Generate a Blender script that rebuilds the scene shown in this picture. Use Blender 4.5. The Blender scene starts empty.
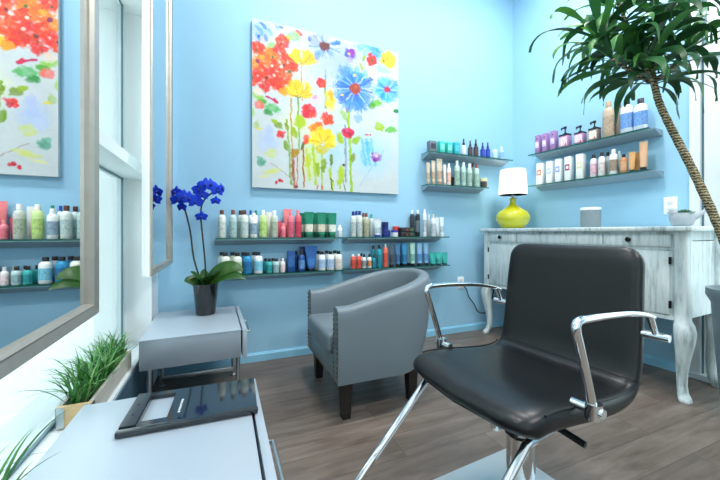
import bpy, bmesh, math, random
import numpy as np
from mathutils import Vector, Matrix, noise as mnoise
random.seed(7)
SC = bpy.context.scene
COL = SC.collection
R = math.radians
PI = math.pi

# ------------------------------------------------------------------ materials
def lin(h):
    h = h.lstrip('#')
    o = []
    for i in (0, 2, 4):
        c = int(h[i:i+2], 16)/255
        o.append(c/12.92 if c <= .04045 else ((c+.055)/1.055)**2.4)
    return (*o, 1)
MATS = {}
def P(name, col, rough=.5, metal=0, spec=.5, coat=0, var=0, vscale=6, stretch=(1,1,1), bump=0, bscale=60, trans=0, ior=1.45, emit=None, estr=0, sub=0):
    if name in MATS: return MATS[name]
    m = bpy.data.materials.new(name); m.use_nodes = True
    nt = m.node_tree; b = nt.nodes['Principled BSDF']
    b.inputs['Base Color'].default_value = lin(col)
    b.inputs['Roughness'].default_value = rough
    b.inputs['Metallic'].default_value = metal
    b.inputs['Specular IOR Level'].default_value = spec
    b.inputs['Coat Weight'].default_value = coat
    b.inputs['Transmission Weight'].default_value = trans
    b.inputs['IOR'].default_value = ior
    if sub:
        b.inputs['Subsurface Weight'].default_value = sub
        b.inputs['Subsurface Radius'].default_value = (.02, .015, .01)
    if emit:
        b.inputs['Emission Color'].default_value = lin(emit)
        b.inputs['Emission Strength'].default_value = estr
    if var or bump:
        tc = nt.nodes.new('ShaderNodeTexCoord'); mp = nt.nodes.new('ShaderNodeMapping')
        mp.inputs['Scale'].default_value = stretch
        nt.links.new(tc.outputs['Object'], mp.inputs['Vector'])
    if var:
        n = nt.nodes.new('ShaderNodeTexNoise'); n.inputs['Scale'].default_value = vscale; n.inputs['Detail'].default_value = 4
        nt.links.new(mp.outputs[0], n.inputs['Vector'])
        hs = nt.nodes.new('ShaderNodeHueSaturation'); hs.inputs['Color'].default_value = lin(col)
        mr = nt.nodes.new('ShaderNodeMapRange')
        mr.inputs['From Min'].default_value = .3; mr.inputs['From Max'].default_value = .7
        mr.inputs['To Min'].default_value = 1-var; mr.inputs['To Max'].default_value = 1+var
        nt.links.new(n.outputs[0], mr.inputs['Value']); nt.links.new(mr.outputs[0], hs.inputs['Value'])
        nt.links.new(hs.outputs[0], b.inputs['Base Color'])
    if bump:
        n2 = nt.nodes.new('ShaderNodeTexNoise'); n2.inputs['Scale'].default_value = bscale; n2.inputs['Detail'].default_value = 3
        nt.links.new(mp.outputs[0], n2.inputs['Vector'])
        bp = nt.nodes.new('ShaderNodeBump'); bp.inputs['Strength'].default_value = bump; bp.inputs['Distance'].default_value = .002
        nt.links.new(n2.outputs[0], bp.inputs['Height']); nt.links.new(bp.outputs[0], b.inputs['Normal'])
    MATS[name] = m
    return m

def ramp(nt, fac, stops):
    r = nt.nodes.new('ShaderNodeValToRGB'); e = r.color_ramp.elements
    while len(e) < len(stops): e.new(.5)
    for i, (p, c) in enumerate(stops): e[i].position = p; e[i].color = lin(c)
    nt.links.new(fac, r.inputs['Fac']); return r.outputs['Color']

def mat_floor():
    m = bpy.data.materials.new('vinyl_planks'); m.use_nodes = True; nt = m.node_tree; b = nt.nodes['Principled BSDF']
    tc = nt.nodes.new('ShaderNodeTexCoord')
    br = nt.nodes.new('ShaderNodeTexBrick'); br.offset = .37; br.squash = 1
    br.inputs['Scale'].default_value = 1; br.inputs['Brick Width'].default_value = 1.2; br.inputs['Row Height'].default_value = .16
    br.inputs['Mortar Size'].default_value = .0016; br.inputs['Mortar Smooth'].default_value = .2; br.inputs['Bias'].default_value = 0
    br.inputs['Color1'].default_value = (0, 0, 0, 1); br.inputs['Color2'].default_value = (1, 1, 1, 1); br.inputs['Mortar'].default_value = (.5, .5, .5, 1)
    nt.links.new(tc.outputs['Object'], br.inputs['Vector'])
    mp = nt.nodes.new('ShaderNodeMapping'); mp.inputs['Scale'].default_value = (1.1, 8, 1)
    # shift the grain from plank to plank
    add = nt.nodes.new('ShaderNodeVectorMath'); add.operation = 'MULTIPLY_ADD'; add.inputs[1].default_value = (7, 3, 0)
    nt.links.new(br.outputs['Color'], add.inputs[0]); nt.links.new(tc.outputs['Object'], add.inputs[2])
    nt.links.new(add.outputs[0], mp.inputs['Vector'])
    n = nt.nodes.new('ShaderNodeTexNoise'); n.inputs['Scale'].default_value = 2.2; n.inputs['Detail'].default_value = 9; n.inputs['Roughness'].default_value = .62; n.inputs['Distortion'].default_value = .6
    nt.links.new(mp.outputs[0], n.inputs['Vector'])
    c = ramp(nt, n.outputs[0], [(.25, '4E433C'), (.45, '665A51'), (.6, '756960'), (.8, '897D74')])
    hs = nt.nodes.new('ShaderNodeHueSaturation')
    mr = nt.nodes.new('ShaderNodeMapRange'); mr.inputs['To Min'].default_value = .82; mr.inputs['To Max'].default_value = 1.12
    nt.links.new(br.outputs['Color'], mr.inputs['Value']); nt.links.new(mr.outputs[0], hs.inputs['Value']); nt.links.new(c, hs.inputs['Color'])
    mx = nt.nodes.new('ShaderNodeMix'); mx.data_type = 'RGBA'
    nt.links.new(br.outputs['Fac'], mx.inputs[0]); nt.links.new(hs.outputs[0], mx.inputs[6]); mx.inputs[7].default_value = lin('4A413C')
    nt.links.new(mx.outputs[2], b.inputs['Base Color'])
    rr = nt.nodes.new('ShaderNodeMapRange'); rr.inputs['To Min'].default_value = .34; rr.inputs['To Max'].default_value = .5
    nt.links.new(n.outputs[0], rr.inputs['Value']); nt.links.new(rr.outputs[0], b.inputs['Roughness'])
    bp = nt.nodes.new('ShaderNodeBump'); bp.inputs['Strength'].default_value = .15; bp.inputs['Distance'].default_value = .002
    nt.links.new(n.outputs[0], bp.inputs['Height']); nt.links.new(bp.outputs[0], b.inputs['Normal'])
    return m

def mat_whitewash():
    m = bpy.data.materials.new('whitewashed_wood'); m.use_nodes = True; nt = m.node_tree; b = nt.nodes['Principled BSDF']
    tc = nt.nodes.new('ShaderNodeTexCoord'); mp = nt.nodes.new('ShaderNodeMapping'); mp.inputs['Scale'].default_value = (22, 22, 2.2)
    nt.links.new(tc.outputs['Object'], mp.inputs['Vector'])
    n = nt.nodes.new('ShaderNodeTexNoise'); n.inputs['Scale'].default_value = 1.6; n.inputs['Detail'].default_value = 8; n.inputs['Roughness'].default_value = .68
    nt.links.new(mp.outputs[0], n.inputs['Vector'])
    n2 = nt.nodes.new('ShaderNodeTexNoise'); n2.inputs['Scale'].default_value = 3; n2.inputs['Detail'].default_value = 3
    nt.links.new(tc.outputs['Object'], n2.inputs['Vector'])
    mm = nt.nodes.new('ShaderNodeMath'); mm.operation = 'MULTIPLY_ADD'; mm.inputs[1].default_value = .5; 
    nt.links.new(n2.outputs[0], mm.inputs[0]); nt.links.new(n.outputs[0], mm.inputs[2])
    c = ramp(nt, mm.outputs[0], [(.5, '6E7C7E'), (.62, 'A9B9BB'), (.74, 'CBD9DB'), (.9, 'DFE9EA')])
    nt.links.new(c, b.inputs['Base Color']); b.inputs['Roughness'].default_value = .6
    return m

def mat_leaf(name, stops, rough=.35, spec=.5, vein=0):
    m = bpy.data.materials.new(name); m.use_nodes = True; nt = m.node_tree; b = nt.nodes['Principled BSDF']
    g = nt.nodes.new('ShaderNodeNewGeometry')
    c = ramp(nt, g.outputs['Random Per Island'], stops)
    nt.links.new(c, b.inputs['Base Color']); b.inputs['Roughness'].default_value = rough; b.inputs['Specular IOR Level'].default_value = spec
    tr = nt.nodes.new('ShaderNodeBsdfTranslucent'); nt.links.new(c, tr.inputs['Color'])
    mx = nt.nodes.new('ShaderNodeMixShader'); mx.inputs[0].default_value = .15
    out = nt.nodes['Material Output']
    nt.links.new(b.outputs[0], mx.inputs[1]); nt.links.new(tr.outputs[0], mx.inputs[2]); nt.links.new(mx.outputs[0], out.inputs['Surface'])
    return m

def mat_pane(name, tint='F2FAFA', refl=.08, rough=0.0):
    m = bpy.data.materials.new(name); m.use_nodes = True; nt = m.node_tree
    for nd in list(nt.nodes):
        if nd.type != 'OUTPUT_MATERIAL': nt.nodes.remove(nd)
    t = nt.nodes.new('ShaderNodeBsdfTransparent'); t.inputs['Color'].default_value = lin(tint)
    g = nt.nodes.new('ShaderNodeBsdfGlossy'); g.inputs['Roughness'].default_value = rough
    fr = nt.nodes.new('ShaderNodeFresnel'); 
    gm = nt.nodes.new('ShaderNodeNewGeometry'); mr = nt.nodes.new('ShaderNodeMapRange'); mr.inputs['To Min'].default_value = 1.3; mr.inputs['To Max'].default_value = 1/1.3
    nt.links.new(gm.outputs['Backfacing'], mr.inputs['Value']); nt.links.new(mr.outputs[0], fr.inputs['IOR'])
    mx = nt.nodes.new('ShaderNodeMixShader')
    nt.links.new(fr.outputs[0], mx.inputs[0]); nt.links.new(t.outputs[0], mx.inputs[1]); nt.links.new(g.outputs[0], mx.inputs[2])
    nt.links.new(mx.outputs[0], nt.nodes['Material Output'].inputs['Surface'])
    return m

def mat_trunk():
    m = bpy.data.materials.new('ringed_cane'); m.use_nodes = True; nt = m.node_tree; b = nt.nodes['Principled BSDF']
    tc = nt.nodes.new('ShaderNodeTexCoord')
    w = nt.nodes.new('ShaderNodeTexWave'); w.bands_direction = 'Z'; w.inputs['Scale'].default_value = 22; w.inputs['Distortion'].default_value = 5; w.inputs['Detail'].default_value = 3; w.inputs['Detail Scale'].default_value = 4
    nt.links.new(tc.outputs['Object'], w.inputs['Vector'])
    c = ramp(nt, w.outputs['Color'], [(.1, '3A3428'), (.4, '6E644A'), (.7, '9C8F6E'), (1, 'BDAE8A')])
    nt.links.new(c, b.inputs['Base Color']); b.inputs['Roughness'].default_value = .8
    bp = nt.nodes.new('ShaderNodeBump'); bp.inputs['Strength'].default_value = .6; bp.inputs['Distance'].default_value = .004
    nt.links.new(w.outputs['Color'], bp.inputs['Height']); nt.links.new(bp.outputs[0], b.inputs['Normal'])
    return m

def mat_attr(name, rough=.6):
    m = bpy.data.materials.new(name); m.use_nodes = True; nt = m.node_tree; b = nt.nodes['Principled BSDF']
    a = nt.nodes.new('ShaderNodeAttribute'); a.attribute_name = 'Col'
    nt.links.new(a.outputs['Color'], b.inputs['Base Color']); b.inputs['Roughness'].default_value = rough
    return m

def mat_print(base, ink, name):
    """label stock with rows of fine unreadable print"""
    if name in MATS: return MATS[name]
    m = bpy.data.materials.new(name); m.use_nodes = True; nt = m.node_tree; b = nt.nodes['Principled BSDF']
    tc = nt.nodes.new('ShaderNodeTexCoord'); mp = nt.nodes.new('ShaderNodeMapping'); mp.inputs['Scale'].default_value = (70, 70, 45)
    nt.links.new(tc.outputs['Object'], mp.inputs['Vector'])
    n = nt.nodes.new('ShaderNodeTexNoise'); n.inputs['Scale'].default_value = 1.4; n.inputs['Detail'].default_value = 2
    nt.links.new(mp.outputs[0], n.inputs['Vector'])
    r = nt.nodes.new('ShaderNodeValToRGB'); r.color_ramp.elements[0].position = .5; r.color_ramp.elements[1].position = .62
    r.color_ramp.elements[0].color = lin(base); r.color_ramp.elements[1].color = lin(ink)
    nt.links.new(n.outputs[0], r.inputs['Fac']); nt.links.new(r.outputs['Color'], b.inputs['Base Color']); b.inputs['Roughness'].default_value = .45
    MATS[name] = m
    return m

M_wall = P('blue_wall_paint', '9AC8E2', .62, spec=.3, var=.015, vscale=2, bump=.05, bscale=180)
M_white = P('white_paint', 'F1F3F3', .5, spec=.35)
M_ceil = P('ceiling_paint', 'F4F6F6', .8)
M_alu = P('window_aluminium', 'DCE4E6', .4, spec=.5)
M_gasket = P('dark_gasket', '5C7C86', .5)
M_floor = mat_floor()
M_ww = mat_whitewash()
M_pane = mat_pane('window_glass')
M_mirror = P('mirror_silver', 'F4F6F6', .01, metal=1)
M_frame = P('champagne_silver_frame', 'B4AEA3', .38, metal=.75, var=.05, vscale=30, stretch=(1, 1, 1))
M_chrome = P('chrome', 'E4E6E8', .07, metal=1)
M_steel = P('brushed_steel', 'BEC6CA', .28, metal=1, var=.05, vscale=40)
M_lam = P('silver_laminate', '8E99A4', .3, metal=.25, spec=.6, var=.02, vscale=3)
M_lamtop = P('pale_laminate', 'A2AEB9', .33, metal=.1, spec=.6, var=.015, vscale=3)
M_black = P('black_leather', '0D1013', .36, spec=.5, bump=.12, bscale=220)
M_pipe = P('black_piping', '15181B', .45)
M_grey = P('grey_leather', '6C7880', .42, spec=.5, bump=.12, bscale=200)
M_wood = P('black_stained_wood', '1B1817', .4)
M_nail = P('antique_nickel', '6E685E', .3, metal=1)
M_glass = mat_pane('green_tinted_glass', 'CFE8E4')
M_gedge = P('shelf_glass_edge', '1E5A50', .15, spec=.6)
M_brk = P('grey_aluminium', '93A7B3', .5, metal=.15)
M_potblk = P('glossy_black_ceramic', '14181C', .12, coat=.5)
M_leafo = mat_leaf('orchid_leaf', [(0, '2C5A26'), (.5, '3B6E30'), (1, '4F8238')], .35)
M_stem = P('dark_stem', '2B3326', .5)
M_petal = P('royal_blue_petal', '2A58EA', .5, spec=.3, var=.2, vscale=60)
M_petc = P('deep_blue_lip', '16208A', .4)
M_leafd = mat_leaf('dracaena_leaf', [(0, '19401F'), (.35, '25562D'), (.7, '336C3A'), (1, '57963F')], .42, .45)
M_trunk = mat_trunk()
M_grass = mat_leaf('grass_blade', [(0, '1F5A2A'), (.5, '3A7A3A'), (.85, '5C9A48'), (1, '8FB86A')], .4)
M_pine = P('raw_pine', 'CDAF82', .6, var=.12, vscale=5, stretch=(3, 3, 25))
M_pinegrey = P('weathered_pine', 'B9B5AB', .65, var=.15, vscale=5, stretch=(2, 1, 25))
M_soil = P('soil', '3A2E26', .95, var=.4, vscale=60, bump=.8, bscale=60)
M_yellow = P('chartreuse_glaze', 'D0CC20', .1, coat=.8, spec=.6)
M_brass = P('yellow_cap', 'E2C93A', .25, metal=.3)
M_shade = P('white_lampshade', 'FBFBF8', .8)
_nt = M_shade.node_tree; _tr = _nt.nodes.new('ShaderNodeBsdfTranslucent'); _tr.inputs['Color'].default_value = lin('FDFCF8'); _mx = _nt.nodes.new('ShaderNodeMixShader'); _mx.inputs[0].default_value = .5
_nt.links.new(_nt.nodes['Principled BSDF'].outputs[0], _mx.inputs[1]); _nt.links.new(_tr.outputs[0], _mx.inputs[2]); _nt.links.new(_mx.outputs[0], _nt.nodes['Material Output'].inputs['Surface'])
M_spk = P('grey_speaker_grille', '8C979C', .6, var=.08, vscale=150)
M_spkt = P('white_speaker_plastic', 'EDF2F3', .35)
M_cer = P('grey_ceramic', 'A8AFB6', .5, var=.05, vscale=30)
M_succ = mat_leaf('succulent', [(0, '5E8A72'), (.6, '86A990'), (1, 'A9C4AA')], .5)
M_plate = P('white_outlet_plastic', 'F2F4F4', .35)
M_dark = P('dark_hardware', '1A1A1C', .35, metal=.4)
M_tray = P('glossy_black_plastic', '181E24', .08, coat=.6)
M_traym = P('satin_black_plastic', '2A3138', .3)
M_cord = P('black_cord', '1A1C20', .5)
M_potgrey = P('grey_blue_planter', '7C8C94', .5, var=.05, vscale=8)

# ------------------------------------------------------------------ mesh tools
def box(bm, x0, y0, z0, x1, y1, z1, bev=0, seg=2):
    b2 = bmesh.new()
    v = [b2.verts.new((x, y, z)) for x in (x0, x1) for y in (y0, y1) for z in (z0, z1)]
    for f in ((0,1,3,2), (4,6,7,5), (0,4,5,1), (2,3,7,6), (0,2,6,4), (1,5,7,3)): b2.faces.new([v[i] for i in f])
    bmesh.ops.recalc_face_normals(b2, faces=b2.faces)
    if bev: bmesh.ops.bevel(b2, geom=b2.edges[:], offset=bev, segments=seg, affect='EDGES', profile=.5)
    merge(bm, b2)
def merge(bm, b2, mtx=None):
    mp = {}
    for v in b2.verts: mp[v] = bm.verts.new(mtx @ v.co if mtx else v.co)
    for f in b2.faces:
        try: bm.faces.new([mp[v] for v in f.verts]).material_index = f.material_index
        except ValueError: pass
    b2.free()
def loft(bm, loops, cap=True, closed=True, ring=False):
    L = [[bm.verts.new(p) for p in lp] for lp in loops]
    n = len(L[0]); fs = []
    rng = range(len(L)) if ring else range(len(L)-1)
    for i in rng:
        a, b = L[i], L[(i+1) % len(L)]
        for j in range(n if closed else n-1):
            k = (j+1) % n
            try: fs.append(bm.faces.new((a[j], a[k], b[k], b[j])))
            except ValueError: pass
    if cap and not ring and closed:
        try:
            fs.append(bm.faces.new(L[0][::-1])); fs.append(bm.faces.new(L[-1]))
        except ValueError: pass
    bmesh.ops.recalc_face_normals(bm, faces=fs)
    return fs
def lathe(bm, prof, seg=20, sx=1, sy=1, off=(0, 0, 0)):
    loops = []
    for r, z in prof:
        r = max(r, .0002)
        loops.append([(off[0]+r*sx*math.cos(2*PI*k/seg), off[1]+r*sy*math.sin(2*PI*k/seg), off[2]+z) for k in range(seg)])
    return loft(bm, loops)
def tube(bm, pts, rad, seg=10, flat=1.0):
    pts = [Vector(p) for p in pts]
    if not hasattr(rad, '__len__'): rad = [rad]*len(pts)
    up = Vector((0, 0, 1)); loops = []; prev = None
    for i, p in enumerate(pts):
        t = (pts[min(i+1, len(pts)-1)]-pts[max(i-1, 0)]).normalized()
        if prev is None:
            a = t.cross(up)
            if a.length < .05: a = t.cross(Vector((1, 0, 0)))
            a.normalize()
        else:
            a = (prev - t*prev.dot(t)).normalized()
        b = t.cross(a); prev = a
        loops.append([p + (a*math.cos(2*PI*k/seg) + b*math.sin(2*PI*k/seg)*flat)*rad[i] for k in range(seg)])
    return loft(bm, loops)
def smooth_path(pts, n=8):
    """Catmull-Rom through points"""
    P_ = [Vector(p) for p in pts]; out = []
    for i in range(len(P_)-1):
        p0 = P_[max(i-1, 0)]; p1 = P_[i]; p2 = P_[i+1]; p3 = P_[min(i+2, len(P_)-1)]
        for k in range(n):
            t = k/n
            out.append(.5*((2*p1)+(-p0+p2)*t+(2*p0-5*p1+4*p2-p3)*t*t+(-p0+3*p1-3*p2+p3)*t**3))
    out.append(P_[-1]); return out
def obj(name, bm, m, parent=None, smooth=True, ang=40, mats=None):
    me = bpy.data.meshes.new(name); bm.normal_update(); bm.to_mesh(me); bm.free()
    for mm in (mats or [m]): me.materials.append(mm)
    if smooth and len(me.polygons):
        me.polygons.foreach_set('use_smooth', [True]*len(me.polygons))
        try: me.set_sharp_from_angle(angle=R(ang))
        except Exception: pass
    o = bpy.data.objects.new(name, me); COL.objects.link(o)
    if parent: o.parent = parent
    return o
def thing(name, label, cat, loc=(0, 0, 0), rot=0, group=None):
    o = bpy.data.objects.new(name, None); COL.objects.link(o); o.empty_display_size = .05
    o.location = loc; o.rotation_euler = (0, 0, rot); o['label'] = label; o['category'] = cat
    if group: o['group'] = group
    return o
def struct(name, bm, m, smooth=False, parent=None):
    o = obj(name, bm, m, parent, smooth)
    if not parent: o['kind'] = 'structure'
    return o
def B(): return bmesh.new()
def boxes(*bs, bev=0):
    bm = B()
    for b in bs: box(bm, *b, bev=bev)
    return bm

# ------------------------------------------------------------------ the room
D = 2.67                       # back wall
WA = R(3.6)                    # the right wall runs slightly out of square
CEIL = 3.8
def rw(t, off=0, z=0):         # point on the right wall: t metres from the back corner towards the camera, off metres into the room
    return (2.906 + .0628*t - .998*off, D - .998*t - .0628*off, z)
bm = boxes((-.6, -3.2, -.06, 3.4, D+.12, 0)); struct('floor', bm, M_floor)
bm = boxes((-.72, -3.3, CEIL, 3.5, D+.12, CEIL+.1)); struct('ceiling', bm, M_ceil)
bm = boxes((-.72, D, 0, 3.1, D+.12, CEIL)); struct('wall_back', bm, M_wall)
bm = boxes((-.72, -3.32, 0, 3.5, -3.2, CEIL)); struct('wall_front', bm, M_white)
def rwbox(bm, t0, t1, o0, o1, z0, z1):
    L = []
    for z in (z0, z1):
        L.append([rw(t0, o0, z), rw(t1, o0, z), rw(t1, o1, z), rw(t0, o1, z)])
    loft(bm, L)
bm = B(); rwbox(bm, -.05, 1.435, -.12, 0, 0, CEIL); rwbox(bm, 1.435, 3.6, -.12, 0, 2.9, CEIL); rwbox(bm, 3.6, 5.95, -.12, 0, 0, CEIL)
struct('wall_right', bm, M_wall)
# baseboards
def bb_profile(): return [(0, 0), (.014, 0), (.014, .052), (.009, .058), (.009, .062), (0, .064)]
bm = B(); loft(bm, [[(x, D-o, z) for o, z in bb_profile()] for x in (-.42, 2.9)]); struct('baseboard_back', bm, P('blue_baseboard_paint', '8CC8E4', .45))
bm = B(); loft(bm, [[rw(t, o, z) for o, z in bb_profile()] for t in (.015, 1.43)]); struct('baseboard_right', bm, P('blue_baseboard_paint', '8CC8E4', .45))
# left window wall: pier, soffit, ledge
bm = boxes((-.72, 2.45, 0, -.42, D, 3.8), (-.72, -3.2, 2.36, -.42, 2.45, 3.8)); struct('wall_left', bm, M_white)
bm = boxes((-.72, -3.2, 0, -.42, 2.45, .31)); struct('trim_1', bm, P('grey_window_ledge', 'D5DCDE', .45))
bm = boxes((-.425, -3.2, 0, -.413, 2.45, .296)); struct('trim_2', bm, P('shaded_ledge_face', '3C5566', .5))  # ledge front: its shade is put into the dark colour
bm = boxes((-.60, -3.2, 1.325, -.42, 2.45, 1.38)); struct('trim_3', bm, M_alu)
# window: frame bars and panes between ledge and transom, transom and soffit
win = obj('window_1', boxes((-.585, 2.37, .31, -.56, 2.45, 1.325), (-.585, 2.37, 1.38, -.56, 2.45, 2.36), (-.585, -3.2, .31, -.56, 2.45, .318), (-.585, -.62, .31, -.55, -.56, 1.325), (-.585, -.62, 1.38, -.55, -.56, 2.36)), M_alu, smooth=False); win['kind'] = 'structure'
obj('gasket', boxes((-.562, 2.362, .31, -.552, 2.37, 1.325), (-.562, 2.362, 1.38, -.552, 2.37, 2.36), (-.562, -3.2, .31, -.552, 2.37, .322), (-.562, -3.2, 1.313, -.556, 2.37, 1.325), (-.562, -3.2, 2.35, -.556, 2.37, 2.36)), M_gasket, win, smooth=False)
obj('lower_pane', boxes((-.578, -3.2, .31, -.572, 2.40, 1.33)), M_pane, win, smooth=False)
obj('upper_pane', boxes((-.578, -3.2, 1.375, -.572, 2.40, 2.37)), M_pane, win, smooth=False)
# right sliding door
dt0, dt1 = 1.435, 3.6
bm = B(); rwbox(bm, dt0, dt0+.052, -.12, .012, 0, 2.9); rwbox(bm, dt1-.05, dt1, -.12, .012, 0, 2.9); rwbox(bm, dt0, dt1, -.12, .012, 2.86, 2.9); rwbox(bm, dt0, dt1, -.10, .012, 2.18, 2.25); rwbox(bm, dt0, dt1, -.12, .03, 0, .035)
door = struct('door_1', bm, M_alu)
bm = B(); rwbox(bm, dt0+.052, dt0+.062, -.07, -.02, .03, 2.18); rwbox(bm, dt0+.052, dt0+.062, -.07, -.02, 2.25, 2.86); rwbox(bm, dt0+.16, dt0+.168, -.06, -.03, .10, 2.12); obj('gasket', bm, M_gasket, door, smooth=False)
bm = B(); rwbox(bm, dt0+.064, dt0+.16, -.07, -.02, .035, 2.17); rwbox(bm, dt0+.16, dt1-.06, -.07, -.02, .035, .12); rwbox(bm, dt0+.16, dt1-.06, -.07, -.02, 2.1, 2.17); rwbox(bm, 2.55, 2.65, -.07, -.02, .12, 2.1); obj('sash', bm, M_alu, door, smooth=False)
bm = B(); rwbox(bm, dt0+.16, dt1-.06, -.05, -.044, .1, 2.12); rwbox(bm, dt0+.06, dt1-.05, -.05, -.044, 2.25, 2.86); obj('glass_pane', bm, M_pane, door, smooth=False)

# outside: paving and the building over the road
struct('ground', boxes((-40, -40, -.30, 40, 40, -.12)), P('pale_paving', 'D9DBD8', .8, var=.03, vscale=1))
bld = thing('building', 'pale building with grey bands across the street outside the window', 'building', (-9, 6, -.12))
obj('facade', boxes((-3, -14, 0, 0, 16, 6.5)), P('pale_facade', 'D8DEDC', .7), bld, smooth=False)
obj('facade_band', boxes(*[(0, -14, z, .12, 16, z+.14) for z in (2.75, 3.2, 3.65, 4.1, 4.7, 5.3)]), P('grey_band', 'B4C0C2', .6), bld, smooth=False)
obj('sign_board', boxes((0, -14, 2.15, .1, 16, 2.55)), P('sage_sign', '8FA5A4', .6), bld, smooth=False)
obj('shopfront_panel', boxes((0, -14, .9, .08, 16, 2.1)), P('tan_panel', 'CFC5B2', .7), bld, smooth=False)

# ------------------------------------------------------------------ unseen ceiling lamps, added to brighten the room
for i, (x, y) in enumerate([(.7, 1.5), (2.2, 1.5), (.6, -.9), (2.0, -.9)]):
    t = thing('added_ceiling_light', ['added unseen round ceiling light over the grey armchair', 'added unseen round ceiling light over the sideboard', 'added unseen round ceiling light behind the camera by the windows', 'added unseen round ceiling light behind the camera by the glass door'][i], 'ceiling light', (x, y, CEIL), 0, 'added unseen ceiling lights')
    bm = B(); lathe(bm, [(0, 0), (.24, 0), (.24, -.06), (.225, -.06), (.225, -.02), (0, -.02)], 28); obj('housing', bm, M_white, t)
    L = bpy.data.lights.new('added_ceiling_lamp', 'AREA'); L.shape = 'DISK'; L.size = .42; L.energy = 50; L.color = (1, .99, .97)
    lo = bpy.data.objects.new('added_ceiling_lamp', L); COL.objects.link(lo); lo.parent = t; lo.location = (0, 0, -.03)

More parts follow.
